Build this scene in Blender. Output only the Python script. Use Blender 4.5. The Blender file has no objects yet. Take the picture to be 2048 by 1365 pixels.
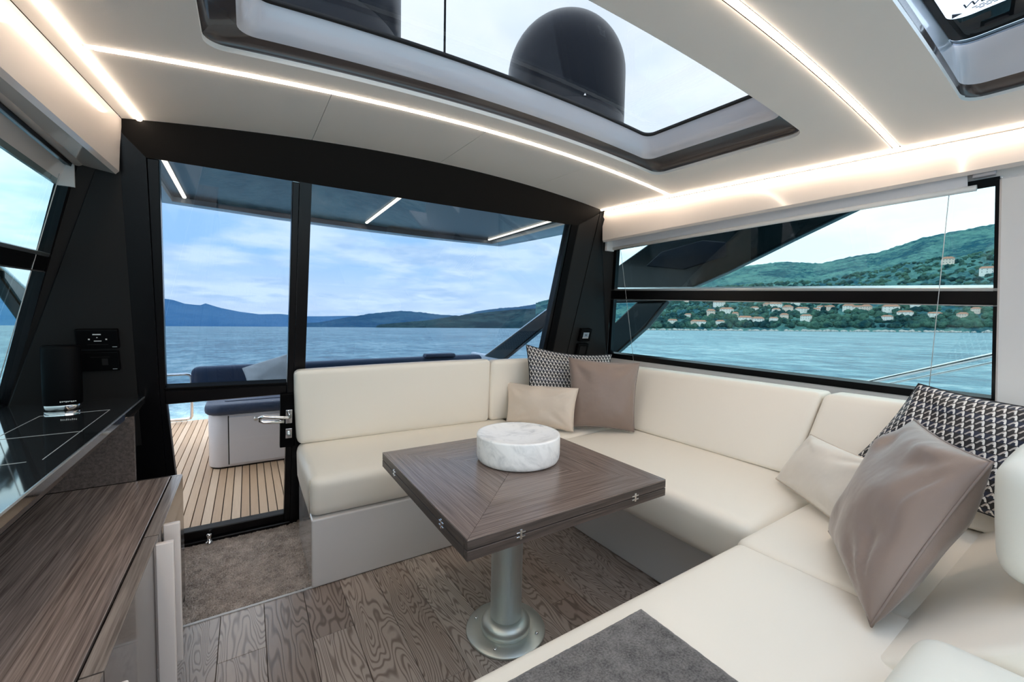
import bpy, bmesh, math, random
from mathutils import Vector, Matrix, noise as mnoise
random.seed(7)
SC = bpy.context.scene
COL = SC.collection

# ------------------------------------------------------------------ camera
cam_d = bpy.data.cameras.new('camera'); cam = bpy.data.objects.new('camera', cam_d)
COL.objects.link(cam); SC.camera = cam
cam_d.sensor_width = 36.0; cam_d.sensor_fit = 'HORIZONTAL'
cam_d.lens = 820.961 / 2048 * 36.0; cam_d.clip_start = 0.01; cam_d.clip_end = 60000
_Y = Vector((495 - 1024, 627 - 682.5, 820.961)).normalized()      # aft
_X = Vector((2300 - 1024, 664 - 682.5, 820.961)).normalized()     # to starboard in view
_Z = _X.cross(_Y)
if _Z.y > 0: _Z = -_Z
_R = Matrix((_X, _Y, _Z))
_r = _R @ Vector((1, 0, 0)); _u = _R @ Vector((0, -1, 0)); _b = _R @ Vector((0, 0, -1))
M = Matrix((( _r.x, _u.x, _b.x, 0), (_r.y, _u.y, _b.y, 0), (_r.z, _u.z, _b.z, 1.2), (0, 0, 0, 1)))
cam.matrix_world = M

# ------------------------------------------------------------------ view, world
SC.view_settings.view_transform = 'Standard'; SC.view_settings.look = 'None'
SC.view_settings.gamma = 1.0; SC.view_settings.use_curve_mapping = False
SC.view_settings.exposure = 1.17
SKY = 1.7
LED = 12.0
cy = SC.cycles
cy.use_light_tree = False; cy.max_bounces = 7; cy.diffuse_bounces = 5; cy.glossy_bounces = 3; cy.transmission_bounces = 3; cy.transparent_max_bounces = 10
cy.caustics_reflective = False; cy.caustics_refractive = False; cy.adaptive_threshold = .08; cy.sample_clamp_indirect = 6.0

class NT:
    def __init__(s, tree): s.t = tree; s.n = tree.nodes; s.l = tree.links
    def new(s, typ, **kw):
        n = s.n.new(typ)
        for k, v in kw.items(): setattr(n, k, v)
        return n
    def link(s, a, b): s.l.new(a, b)
    def val(s, sock, v):
        if isinstance(v, bpy.types.NodeSocket): s.l.new(v, sock)
        elif v is not None: sock.default_value = v
    def math(s, op, a, b=None, c=None, clamp=False):
        n = s.n.new('ShaderNodeMath'); n.operation = op; n.use_clamp = clamp
        s.val(n.inputs[0], a); s.val(n.inputs[1], b)
        if c is not None: s.val(n.inputs[2], c)
        return n.outputs[0]
    def mix(s, f, a, b, mode='MIX'):
        n = s.n.new('ShaderNodeMix'); n.data_type = 'RGBA'; n.blend_type = mode
        s.val(n.inputs[0], f); s.val(n.inputs[6], a); s.val(n.inputs[7], b)
        return n.outputs[2]
    def ramp(s, f, stops, interp='LINEAR'):
        n = s.n.new('ShaderNodeValToRGB'); n.color_ramp.interpolation = interp
        e = n.color_ramp.elements
        e[0].position, e[0].color = stops[0][0], c4(stops[0][1])
        e[1].position, e[1].color = stops[-1][0], c4(stops[-1][1])
        for p, c in stops[1:-1]:
            x = e.new(p); x.color = c4(c)
        s.val(n.inputs[0], f); return n.outputs[0]
    def noise(s, vec, scale, detail=2, rough=.5, dist=0.0, dim='3D'):
        n = s.n.new('ShaderNodeTexNoise'); n.noise_dimensions = dim
        n.inputs['Scale'].default_value = scale; n.inputs['Detail'].default_value = detail
        n.inputs['Roughness'].default_value = rough; n.inputs['Distortion'].default_value = dist
        if vec is not None: s.l.new(vec, n.inputs['Vector'])
        return n.outputs['Fac']
    def map(s, vec, scale=(1, 1, 1), loc=(0, 0, 0), rot=(0, 0, 0)):
        n = s.n.new('ShaderNodeMapping')
        n.inputs['Scale'].default_value = scale; n.inputs['Location'].default_value = loc; n.inputs['Rotation'].default_value = rot
        s.l.new(vec, n.inputs['Vector']); return n.outputs[0]
    def sep(s, vec):
        n = s.n.new('ShaderNodeSeparateXYZ'); s.l.new(vec, n.inputs[0]); return n.outputs
    def comb(s, x, y, z):
        n = s.n.new('ShaderNodeCombineXYZ')
        for i, v in enumerate((x, y, z)): s.val(n.inputs[i], v)
        return n.outputs[0]
    def coord(s, which='Object'):
        return s.n.new('ShaderNodeTexCoord').outputs[which]
    def bump(s, h, strength=.2, dist=.01):
        n = s.n.new('ShaderNodeBump'); n.inputs['Strength'].default_value = strength; n.inputs['Distance'].default_value = dist
        s.l.new(h, n.inputs['Height']); return n.outputs[0]
def c4(c): return (c[0], c[1], c[2], 1.0) if len(c) == 3 else c

w = bpy.data.worlds.new('world'); SC.world = w; w.use_nodes = True
N = NT(w.node_tree); N.n.clear()
g = N.coord('Generated'); sx, sy, sz = N.sep(g)
zc_ = N.math('MAXIMUM', sz, 0.0)
base = N.ramp(zc_, [(0, (.86, .86, .92)), (.05, (.80, .85, .94)), (.13, (.52, .72, .93)), (.32, (.56, .75, .95)), (.6, (.90, .95, 1.0)), (1, (.96, .98, 1.0))])
den = N.math('ADD', zc_, 0.16)
cv = N.comb(N.math('DIVIDE', sx, den), N.math('DIVIDE', sy, den), 0.0)
n1 = N.noise(N.map(cv, (1, 1.0, 1), (3.1, 1.7, 0)), 1.15, 5, .56)
n2 = N.noise(N.map(cv, (1, 1.0, 1), (9.3, 4.2, 2)), 2.3, 3, .6)
cloud = N.ramp(n1, [(.42, (0, 0, 0)), (.58, (1, 1, 1))])
dark = N.ramp(n2, [(.45, (1, 1, 1)), (.64, (.66, .76, .90))])
skyc = N.mix(N.math('MULTIPLY', cloud, .9), base, N.mix(1.0, (1.0, .985, .97, 1), dark, 'MULTIPLY'))
hz = N.math('MAXIMUM', N.math('ADD', N.math('MULTIPLY', N.math('ABSOLUTE', sx), .86), N.math('ADD', N.math('MULTIPLY', sy, -.42), N.math('MULTIPLY', sz, .25))), 0.0)
skyc = N.mix(N.math('MULTIPLY', N.math('POWER', hz, .8), .85), skyc, (1.0, .995, .98, 1))
bg = N.new('ShaderNodeBackground'); N.link(skyc, bg.inputs[0]); bg.inputs[1].default_value = SKY
N.link(bg.outputs[0], N.new('ShaderNodeOutputWorld').inputs[0])

# ------------------------------------------------------------------ materials
MATS = {}
def pbr(name, color=(.5, .5, .5), rough=.5, metal=0.0, spec=.5, coat=0.0, build=None, sheen=0.0, bumpy=None, coat_rough=.05):
    m = bpy.data.materials.new(name); m.use_nodes = True
    T = NT(m.node_tree); p = T.n['Principled BSDF']
    p.inputs['Base Color'].default_value = c4(color); p.inputs['Roughness'].default_value = rough
    p.inputs['Metallic'].default_value = metal; p.inputs['Specular IOR Level'].default_value = spec
    p.inputs['Coat Weight'].default_value = coat; p.inputs['Coat Roughness'].default_value = coat_rough
    p.inputs['Sheen Weight'].default_value = sheen
    if bumpy:
        sc, st, di = bumpy
        T.link(T.bump(T.noise(T.coord(), sc, 3, .6), st, di), p.inputs['Normal'])
    if build: build(T, p)
    MATS[name] = m; return m
def emit(name, color, strength):
    m = bpy.data.materials.new(name); m.use_nodes = True; T = NT(m.node_tree); T.n.clear()
    e = T.new('ShaderNodeEmission'); e.inputs[0].default_value = c4(color); e.inputs[1].default_value = strength
    T.link(e.outputs[0], T.new('ShaderNodeOutputMaterial').inputs[0]); MATS[name] = m; return m
def glass(name, tint, ior=1.35, gloss=1.0):
    m = bpy.data.materials.new(name); m.use_nodes = True; T = NT(m.node_tree); T.n.clear()
    tint = [math.sqrt(q) for q in tint]          # the pane has two faces
    t = T.new('ShaderNodeBsdfTransparent'); t.inputs[0].default_value = c4(tint)
    gl = T.new('ShaderNodeBsdfGlossy'); gl.inputs['Roughness'].default_value = 0.0; gl.inputs[0].default_value = (gloss, gloss, gloss, 1)
    lw = T.new('ShaderNodeLayerWeight'); lw.inputs[0].default_value = .5
    fr = T.math('MULTIPLY_ADD', T.math('POWER', lw.outputs['Facing'], 5.0), .6, .025)
    mx = T.new('ShaderNodeMixShader'); T.link(fr, mx.inputs[0]); T.link(t.outputs[0], mx.inputs[1]); T.link(gl.outputs[0], mx.inputs[2])
    T.link(mx.outputs[0], T.new('ShaderNodeOutputMaterial').inputs[0]); MATS[name] = m; return m

def b_leather(T, p):
    v = T.coord(); n = T.noise(v, 420, 2, .5); n2 = T.noise(v, 9, 3, .5)
    h = T.math('ADD', T.math('MULTIPLY', n, .12), T.math('MULTIPLY', n2, .6))
    T.link(T.bump(h, .12, .006), p.inputs['Normal'])
pbr('leather', (.85, .80, .72), .42, build=b_leather, spec=.4)
pbr('leather_pad', (.74, .74, .68), .45, build=b_leather, spec=.4)
pbr('seam', (.42, .38, .32), .7)
pbr('sofa_base', (.60, .58, .575), .14, coat=.6)
pbr('ceiling_cloth', (.88, .86, .83), .7, bumpy=(300, .08, .002))
pbr('white_gloss', (.70, .65, .62), .10, coat=.8)
pbr('liner_white', (.82, .79, .775), .35)
pbr('liner_grey', (.36, .36, .39), .3, coat=.3)
pbr('charcoal', (.0105, .0098, .0098), .5, spec=.25)
pbr('charcoal_dark', (.002, .0017, .0016), .55, spec=.12)
pbr('black_frame', (.0025, .0025, .0035), .28, spec=.3)
pbr('black_matte', (.0015, .0015, .002), .5, spec=.08)
pbr('rubber', (.006, .006, .008), .6)
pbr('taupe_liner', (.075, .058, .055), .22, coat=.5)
pbr('pale_liner', (.80, .80, .88), .18, coat=.6)
pbr('steel', (.86, .90, .90), .45, metal=1.0)
pbr('steel_green', (.72, .76, .73), .45, metal=1.0)
pbr('chrome', (.85, .85, .86), .08, metal=1.0)
pbr('alu', (.72, .76, .78), .35, metal=1.0)
pbr('blind_cloth', (.74, .74, .78), .8, bumpy=(500, .1, .001))
pbr('blind_bar', (.80, .77, .74), .4)
pbr('cord', (.6, .6, .6), .5)
pbr('white_grp', (.72, .73, .78), .25, coat=.5)
pbr('navy', (.012, .036, .090), .5, bumpy=(260, .15, .002))
pbr('dome_navy', (.003, .008, .020), .3, spec=.22)
pbr('wing_dark', (.004, .010, .013), .2, coat=.1, spec=.3)
pbr('overhang_dark', (.006, .010, .017), .25, spec=.4)
pbr('overhang_rim', (.40, .44, .50), .25, coat=.4)
pbr('groove_dark', (.012, .010, .009), .6)
pbr('print_white', (.7, .7, .7), .5)
pbr('print_black', (.02, .03, .06), .5)
pbr('counter_gloss', (.020, .022, .025), .05, coat=1.0)
pbr('inlay', (.55, .55, .55), .3)
pbr('handle_cream', (.76, .70, .67), .3, coat=.3)
pbr('screen_grey', (.30, .36, .42), .3)

def b_fine_wood(lo, hi, scale=130., rough=.3):
    def f(T, p):
        v = T.coord(); r = T.n.new('ShaderNodeObjectInfo').outputs['Random']
        off = T.math('MULTIPLY', r, 17.0)
        x, y, z = T.sep(v)
        q = T.comb(T.math('ADD', T.math('MULTIPLY', x, scale), off), T.math('MULTIPLY', y, 3.0), T.math('MULTIPLY', z, scale))
        a = T.noise(q, 1.0, 3, .6, .4)
        q2 = T.comb(T.math('ADD', T.math('MULTIPLY', x, scale * 3.2), off), T.math('MULTIPLY', y, 9.0), T.math('MULTIPLY', z, scale * 3.2))
        b = T.noise(q2, 1.0, 2, .5)
        s = T.math('ADD', T.math('MULTIPLY', a, .7), T.math('MULTIPLY', b, .3))
        mid = tuple((l + h) / 2 for l, h in zip(lo, hi))
        T.link(T.ramp(s, [(.36, lo), (.5, mid), (.64, hi)]), p.inputs['Base Color'])
        T.link(T.bump(s, .10, .002), p.inputs['Normal'])
    return f
pbr('table_wood', rough=.27, coat=.25, coat_rough=.15, build=b_fine_wood((.095, .070, .061), (.27, .205, .178), 210))
pbr('table_edge', rough=.4, build=b_fine_wood((.025, .018, .016), (.10, .075, .065), 110))
pbr('cabinet_wood', rough=.25, coat=.35, coat_rough=.12, build=b_fine_wood((.14, .108, .096), (.42, .345, .31), 150))
pbr('door_edge_wood', rough=.35, coat=.2, build=b_fine_wood((.13, .105, .092), (.36, .31, .28), 95))
pbr('cabinet_face', (.085, .070, .064), .2, coat=.35)
pbr('fascia_wood', rough=.12, coat=.8, build=b_fine_wood((.07, .058, .054), (.15, .125, .115), 90))

def b_plank(T, p):
    v = T.coord(); r = T.n.new('ShaderNodeObjectInfo').outputs['Random']
    x, y, z = T.sep(v)
    ox = T.math('MULTIPLY', r, 37.0); oy = T.math('MULTIPLY', r, 91.0)
    q = T.comb(T.math('ADD', T.math('MULTIPLY', x, 11.0), ox), T.math('ADD', T.math('MULTIPLY', y, 1.7), oy), 0.0)
    a = T.noise(q, 1.0, 2, .45, .35)
    rings = T.math('SINE', T.math('MULTIPLY', a, T.math('ADD', 120.0, T.math('MULTIPLY', r, 70.0))))
    lines = T.ramp(T.math('MULTIPLY_ADD', rings, .5, .5), [(.0, (0, 0, 0)), (.50, (1, 1, 1))])
    qf = T.comb(T.math('ADD', T.math('MULTIPLY', x, 190.0), ox), T.math('MULTIPLY', y, 14.0), 0.0)
    fi = T.noise(qf, 1.0, 3, .6)
    tone = T.ramp(r, [(0, (.31, .245, .21)), (.35, (.50, .425, .375)), (.7, (.38, .31, .27)), (1, (.55, .48, .43))])
    darkc = T.mix(1.0, tone, (.46, .42, .40, 1), 'MULTIPLY')
    c = T.mix(lines, darkc, tone)
    c = T.mix(T.math('MULTIPLY', fi, .35), c, T.mix(1.0, c, (.6, .58, .56, 1), 'MULTIPLY'))
    T.link(c, p.inputs['Base Color'])
    T.link(T.bump(T.math('ADD', lines, T.math('MULTIPLY', fi, .5)), .16, .002), p.inputs['Normal'])
pbr('oak_plank', rough=.34, coat=.2, coat_rough=.2, build=b_plank)

def b_teak(T, p):
    v = T.coord(); r = T.n.new('ShaderNodeObjectInfo').outputs['Random']
    x, y, z = T.sep(v)
    q = T.comb(T.math('ADD', T.math('MULTIPLY', x, 160.0), T.math('MULTIPLY', r, 50.)), T.math('MULTIPLY', y, 5.0), 0.0)
    s = T.noise(q, 1.0, 3, .6)
    tone = T.ramp(r, [(0, (.56, .38, .24)), (.5, (.66, .47, .31)), (1, (.76, .58, .42))])
    T.link(T.mix(T.math('MULTIPLY', s, .7), tone, T.mix(1.0, tone, (.55, .5, .45, 1), 'MULTIPLY')), p.inputs['Base Color'])
pbr('teak', rough=.6, build=b_teak)

def b_marble(T, p):
    v = T.map(T.coord(), (1, 1, 1), rot=(.35, .75, .5))
    a = T.noise(T.map(v, (26, 26, 7)), 1.0, 5, .62, .8)
    b = T.noise(T.map(v, (9, 9, 4)), 1.0, 4, .6, .5)
    m = T.math('ADD', T.math('MULTIPLY', a, .6), T.math('MULTIPLY', b, .4))
    T.link(T.ramp(m, [(.36, (.58, .59, .60)), (.44, (.78, .78, .78)), (.52, (.90, .895, .89)), (.65, (.93, .925, .92))]), p.inputs['Base Color'])
pbr('marble', rough=.32, build=b_marble)

def b_felt(lo, hi, sc):
    def f(T, p):
        v = T.coord(); a = T.noise(v, sc, 4, .7); b = T.noise(v, sc * .12, 4, .6)
        s = T.math('ADD', T.math('MULTIPLY', a, .6), T.math('MULTIPLY', b, .4))
        T.link(T.ramp(s, [(.36, lo), (.62, hi)]), p.inputs['Base Color'])
        T.link(T.bump(a, .5, .004), p.inputs['Normal'])
    return f
pbr('felt', rough=.95, build=b_felt((.03, .027, .027), (.20, .185, .18), 230), sheen=.3)
pbr('carpet', rough=.95, build=b_felt((.17, .138, .12), (.62, .54, .48), 190), sheen=.2)

def b_satin(T, p):
    v = T.coord(); n = T.noise(v, 7, 3, .5)
    fine = T.noise(v, 700, 1, .5)
    T.link(T.bump(T.math('ADD', n, T.math('MULTIPLY', fine, .03)), .30, .03), p.inputs['Normal'])
pbr('satin_brown', (.235, .172, .145), .40, build=b_satin, sheen=.35)
pbr('satin_cream', (.70, .60, .51), .40, build=b_satin, sheen=.25)
pbr('satin_cream_pale', (.74, .68, .61), .42, build=b_satin, sheen=.25)
pbr('piping_brown', (.22, .17, .15), .5)
pbr('piping_cream', (.62, .53, .45), .5)
pbr('piping_black', (.012, .012, .016), .6)
pbr('linen', (.62, .62, .62), .8, build=b_satin)

def b_feather(T, p):
    uv = T.coord('UV'); x, y, _ = T.sep(uv)
    y = T.math('MULTIPLY', y, 21.0); row = T.math('FLOOR', y)
    xs = T.math('ADD', T.math('MULTIPLY', x, 19.0), T.math('MULTIPLY', T.math('MODULO', row, 2.0), .5))
    fx = T.math('SUBTRACT', T.math('FRACT', xs), .5); fy = T.math('FRACT', y)
    ax = T.math('ABSOLUTE', fx)
    # pointed leaf: half width grows from the tip (fy=1) to the base
    hw = T.math('MULTIPLY', T.math('POWER', T.math('SUBTRACT', 1.0, fy), .55), .47)
    inside = T.math('LESS_THAN', ax, hw)
    core = T.math('MULTIPLY', T.math('LESS_THAN', ax, T.math('SUBTRACT', hw, .21)), T.math('LESS_THAN', fy, .50))
    foot = T.math('GREATER_THAN', fy, .10)
    leaf = T.math('MULTIPLY', T.math('MULTIPLY', inside, T.math('SUBTRACT', 1.0, core)), foot)
    right = T.math('GREATER_THAN', fx, 0.0)
    pale = T.mix(right, (.46, .42, .40, 1), (.78, .76, .74, 1))
    ground = T.mix(T.math('LESS_THAN', T.math('FRACT', T.math('MULTIPLY', T.math('ADD', row, .1), .3333)), .3), (.006, .006, .009, 1), (.006, .012, .035, 1))
    T.link(T.mix(leaf, ground, pale), p.inputs['Base Color'])
pbr('feather_print', rough=.55, build=b_feather, sheen=.1)

def b_water(T, p):
    v = T.coord()
    a = T.noise(T.map(v, (.60, .42, 1), rot=(0, 0, .5)), 1.0, 5, .62, .4)
    b = T.noise(T.map(v, (2.2, 1.0, 1), rot=(0, 0, .3)), 1.0, 4, .6, .3)
    c = T.noise(T.map(v, (.06, .025, 1), rot=(0, 0, .5)), 1.0, 5, .65)
    h = T.math('ADD', a, T.math('MULTIPLY', b, .3))
    T.link(T.bump(h, 1.0, .7), p.inputs['Normal'])
    m = T.math('ADD', T.math('MULTIPLY', a, .42), T.math('ADD', T.math('MULTIPLY', b, .28), T.math('MULTIPLY', c, .30)))
    T.link(T.ramp(m, [(.41, (.03, .11, .17)), (.47, (.085, .22, .30)), (.53, (.17, .36, .43)), (.60, (.42, .58, .62))]), p.inputs['Base Color'])  # ripple highlights and sky reflections painted into the base colour
pbr('water', rough=.35, build=b_water, spec=.28)

def hill_mat(name, lo, hi, sc):
    def f(T, p):
        v = T.coord(); a = T.noise(v, sc, 6, .68); b = T.noise(v, sc * .16, 4, .55)
        s = T.math('ADD', T.math('MULTIPLY', a, .55), T.math('MULTIPLY', b, .45))
        T.link(T.ramp(s, [(.43, lo), (.57, hi)]), p.inputs['Base Color'])
        T.link(T.bump(a, 1.0, 14.0), p.inputs['Normal'])
    return pbr(name, rough=.95, build=f, spec=.05)
hill_mat('forest', (.025, .13, .18), (.16, .37, .34), .07)
hill_mat('forest_trees', (.015, .085, .105), (.13, .29, .22), .12)
hill_mat('forest_dark', (.012, .050, .072), (.055, .12, .13), .02)
hill_mat('forest_haze', (.03, .11, .21), (.075, .18, .27), .012)  # forest with atmospheric haze painted in as blue
hill_mat('range_haze', (.07, .20, .38), (.10, .24, .42), .004)  # distance haze put into the base colour of the far range
pbr('house_white', (.92, .87, .82), .8); pbr('house_pink', (.90, .72, .62), .8); pbr('shutter', (.30, .30, .30), .7); pbr('roof_tile', (.42, .20, .13), .8); pbr('shore_rock', (.50, .48, .46), .9, bumpy=(.3, .8, 1.0))

emit('led', (1.0, .80, .62), LED)
emit('led_out', (1.0, .74, .50), 5.0)
glass('glass_aft', (.172, .232, .30)); glass('glass_clear', (.56, .59, .62)); glass('glass_side', (.285, .395, .42)); glass('glass_roof', (.265, .29, .315), 1.25); glass('glass_hatch', (.40, .50, .62), 1.25)

# ------------------------------------------------------------------ mesh helpers
def tag(o, label=None, cat=None, group=None, kind=None):
    if label: o['label'] = label
    if cat: o['category'] = cat
    if group: o['group'] = group
    if kind: o['kind'] = kind
    return o
def root(name, loc, label=None, cat=None, group=None, kind=None):
    o = bpy.data.objects.new(name, None); COL.objects.link(o); o.location = Vector(loc); o.empty_display_size = .05
    o['_wl'] = list(loc)
    return tag(o, label, cat, group, kind)
WLOC = {}
def wloc(o):
    return Vector(WLOC[o.name]) if o.name in WLOC else Vector(o.location)
def add(name, bm, mat, parent=None, smooth=False, recenter=True):
    me = bpy.data.meshes.new(name)
    bm.normal_update(); bm.to_mesh(me); bm.free()
    return addmesh(name, me, mat, parent, smooth, recenter)
def addmesh(name, me, mat, parent=None, smooth=False, recenter=True):
    mats = mat if isinstance(mat, (list, tuple)) else [mat]
    for m in mats: me.materials.append(MATS[m])
    o = bpy.data.objects.new(name, me); COL.objects.link(o)
    c = Vector((0, 0, 0))
    if recenter and len(me.vertices):
        xs = [v.co for v in me.vertices]
        lo = [min(v[i] for v in xs) for i in range(3)]; hi = [max(v[i] for v in xs) for i in range(3)]
        c = Vector(((lo[0] + hi[0]) / 2, (lo[1] + hi[1]) / 2, lo[2]))
        me.transform(Matrix.Translation(-c))
    WLOC[o.name] = c
    if parent:
        o.parent = parent; o.location = c - wloc(parent)
    else: o.location = c
    if smooth: me.polygons.foreach_set('use_smooth', [True] * len(me.polygons))
    return o
def bm_poly(verts, faces):
    bm = bmesh.new(); vs = [bm.verts.new(v) for v in verts]
    for f in faces:
        try: bm.faces.new([vs[i] for i in f])
        except ValueError: pass
    bmesh.ops.recalc_face_normals(bm, faces=bm.faces[:])
    return bm
def bev(bm, r, seg=2):
    if r > 0: bmesh.ops.bevel(bm, geom=bm.edges[:], offset=r, segments=seg, profile=.5, affect='EDGES', clamp_overlap=True)
    return bm
HEX = [(0, 1, 2, 3), (7, 6, 5, 4), (0, 4, 5, 1), (1, 5, 6, 2), (2, 6, 7, 3), (3, 7, 4, 0)]
def bm_box(x0, x1, y0, y1, z0, z1, r=0, seg=2):
    return bev(bm_poly([(x0, y0, z0), (x1, y0, z0), (x1, y1, z0), (x0, y1, z0), (x0, y0, z1), (x1, y0, z1), (x1, y1, z1), (x0, y1, z1)], HEX), r, seg)
def box(name, x0, x1, y0, y1, z0, z1, mat, parent=None, r=0.0, seg=2, smooth=False):
    return add(name, bm_box(x0, x1, y0, y1, z0, z1, r, seg), mat, parent, smooth)
def hexa(name, pts, mat, parent=None, r=0, seg=2):
    return add(name, bev(bm_poly(pts, HEX), r, seg), mat, parent)
def bm_prism(poly, off):
    n = len(poly); off = Vector(off)
    vs = [Vector(p) for p in poly] + [Vector(p) + off for p in poly]
    fs = [tuple(range(n)), tuple(range(2 * n - 1, n - 1, -1))] + [(i, (i + 1) % n, n + (i + 1) % n, n + i) for i in range(n)]
    return bm_poly(vs, fs)
def prism(name, poly, off, mat, parent=None, r=0, seg=2, smooth=False):
    return add(name, bev(bm_prism(poly, off), r, seg), mat, parent, smooth)
def bm_tube(pts, r, n=10, closed=False, bm=None, cap=True):
    bm = bm or bmesh.new(); pts = [Vector(p) for p in pts]; m = len(pts); rings = []
    t0 = (pts[1] - pts[0]).normalized(); up = Vector((0, 0, 1)) if abs(t0.z) < .9 else Vector((1, 0, 0))
    a = t0.cross(up).normalized()
    for i, p in enumerate(pts):
        if closed: t = pts[(i + 1) % m] - pts[i - 1]
        else: t = pts[min(i + 1, m - 1)] - pts[max(i - 1, 0)]
        t.normalize(); a = (a - t * a.dot(t)).normalized(); b = t.cross(a)
        rr = r[i] if isinstance(r, (list, tuple)) else r
        rings.append([bm.verts.new(p + (a * math.cos(k * 2 * math.pi / n) + b * math.sin(k * 2 * math.pi / n)) * rr) for k in range(n)])
    for i in range(m if closed else m - 1):
        A, B = rings[i], rings[(i + 1) % m]
        for k in range(n): bm.faces.new((A[k], A[(k + 1) % n], B[(k + 1) % n], B[k]))
    if not closed and cap: bm.faces.new(rings[0][::-1]); bm.faces.new(rings[-1])
    bmesh.ops.recalc_face_normals(bm, faces=bm.faces[:])
    return bm
def tube(name, pts, r, mat, parent=None, n=10, closed=False):
    return add(name, bm_tube(pts, r, n, closed), mat, parent, True)
def lathe(name, prof, mat, parent=None, c=(0, 0, 0), n=48, smooth=True):
    bm = bmesh.new(); rings = []
    for r, z in prof:
        if r < 1e-6: rings.append([bm.verts.new((c[0], c[1], c[2] + z))])
        else: rings.append([bm.verts.new((c[0] + r * math.cos(k * 2 * math.pi / n), c[1] + r * math.sin(k * 2 * math.pi / n), c[2] + z)) for k in range(n)])
    for A, B in zip(rings, rings[1:]):
        for k in range(n):
            k2 = (k + 1) % n
            f = [A[k % len(A)], A[k2 % len(A)], B[k2 % len(B)], B[k % len(B)]]
            f = list(dict.fromkeys(f))
            if len(f) > 2: bm.faces.new(f)
    bmesh.ops.recalc_face_normals(bm, faces=bm.faces[:])
    o = add(name, bm, mat, parent, smooth)
    return o
def sharp(o, ang=35):
    o.data.set_sharp_from_angle(angle=math.radians(ang)); return o
def cushion(name, pts, mat, parent=None, r=.03, crown=(0, 0, 0), dens=9):
    """rounded, slightly crowned cushion: pts = 8 corners (bottom loop, top loop); crown = bulge along the x, y, z faces"""
    P = [Vector(p) for p in pts]
    L = [((P[1] - P[0]).length + (P[2] - P[3]).length) / 2, ((P[3] - P[0]).length + (P[2] - P[1]).length) / 2, ((P[4] - P[0]).length + (P[6] - P[2]).length) / 2]
    def ts(l):
        e = [0, .25 * r, .6 * r, r]
        mid = [r + (l - 2 * r) * i / dens for i in range(1, dens)]
        return e + mid + [l - q for q in e[::-1]]
    T = [ts(l) for l in L]; bm = bmesh.new(); cache = {}
    def tri(a, b, c):
        u, v, w_ = a / L[0], b / L[1], c / L[2]
        lo = P[0].lerp(P[1], u).lerp(P[3].lerp(P[2], u), v); hi = P[4].lerp(P[5], u).lerp(P[7].lerp(P[6], u), v)
        return lo.lerp(hi, w_)
    def vert(i, j, k):
        key = (i, j, k)
        if key in cache: return cache[key]
        p = Vector((T[0][i], T[1][j], T[2][k]))
        inn = Vector([min(max(p[q], r), L[q] - r) for q in range(3)]); d = p - inn
        if d.length > 1e-9: p = inn + d.normalized() * r
        uvw = [2 * p[q] / L[q] - 1 for q in range(3)]
        for q in range(3):
            o1, o2 = [a for a in range(3) if a != q]
            p[q] += crown[q] * (1 - uvw[o1] ** 2) * (1 - uvw[o2] ** 2) * (1 if uvw[q] > .5 else (-1 if uvw[q] < -.5 else 0))
        cache[key] = bm.verts.new(tri(*p)); return cache[key]
    nn = [len(t) for t in T]
    for ax in range(3):
        o1, o2 = [a for a in range(3) if a != ax]
        for side in (0, nn[ax] - 1):
            for a in range(nn[o1] - 1):
                for b in range(nn[o2] - 1):
                    q = []
                    for da, db in ((0, 0), (1, 0), (1, 1), (0, 1)):
                        idx = [0, 0, 0]; idx[ax] = side; idx[o1] = a + da; idx[o2] = b + db; q.append(vert(*idx))
                    bm.faces.new(q)
    bmesh.ops.recalc_face_normals(bm, faces=bm.faces[:])
    return add(name, bm, mat, parent, True)
def boxpts(x0, x1, y0, y1, z0, z1):
    return [(x0, y0, z0), (x1, y0, z0), (x1, y1, z0), (x0, y1, z0), (x0, y0, z1), (x1, y0, z1), (x1, y1, z1), (x0, y1, z1)]
def copy_tree(o, parent=None):
    c = o.copy(); COL.objects.link(c); c.parent = parent
    for ch in o.children: copy_tree(ch, c)
    return c

XC = 0.85                                   # the boat's centreline
def zceil(x, y):
    return 2.003 - .052 * (x - XC) ** 2 + .018 * (x - XC) - .045 * (2.07 - max(y, .2))
def xr(y): return 2.03 + .045 * (2.08 - y)
def xl(y): return -.325 - .06 * (2.08 - y)
KB = .28
BN = Vector((0, 1, KB)).normalized()
def BP(x, z, d=0.0): return Vector((x, 2.625 - KB * z, z)) + BN * d
def bslab(name, poly, d0, d1, mat, parent=None, r=0, seg=1, smooth=False):
    return prism(name, [BP(x, z, d0) for x, z in poly], BN * (d1 - d0), mat, parent, r, seg, smooth)
def xw(z, s=1):                              # side wall planes lean inboard at the top
    v = 2.45 - .3125 * (z - .944)
    return v if s > 0 else 2 * XC - v
WN = {1: Vector((1, 0, .3125)).normalized(), -1: Vector((-1, 0, .3125)).normalized()}
def WP(y, z, s=1, d=0.0): return Vector((xw(z, s), y, z)) + WN[s] * d
def wslab(name, poly, d0, d1, mat, parent=None, s=1, r=0, seg=1):
    return prism(name, [WP(y, z, s, d0) for y, z in poly], WN[s] * (d1 - d0), mat, parent, r, seg)

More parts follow.
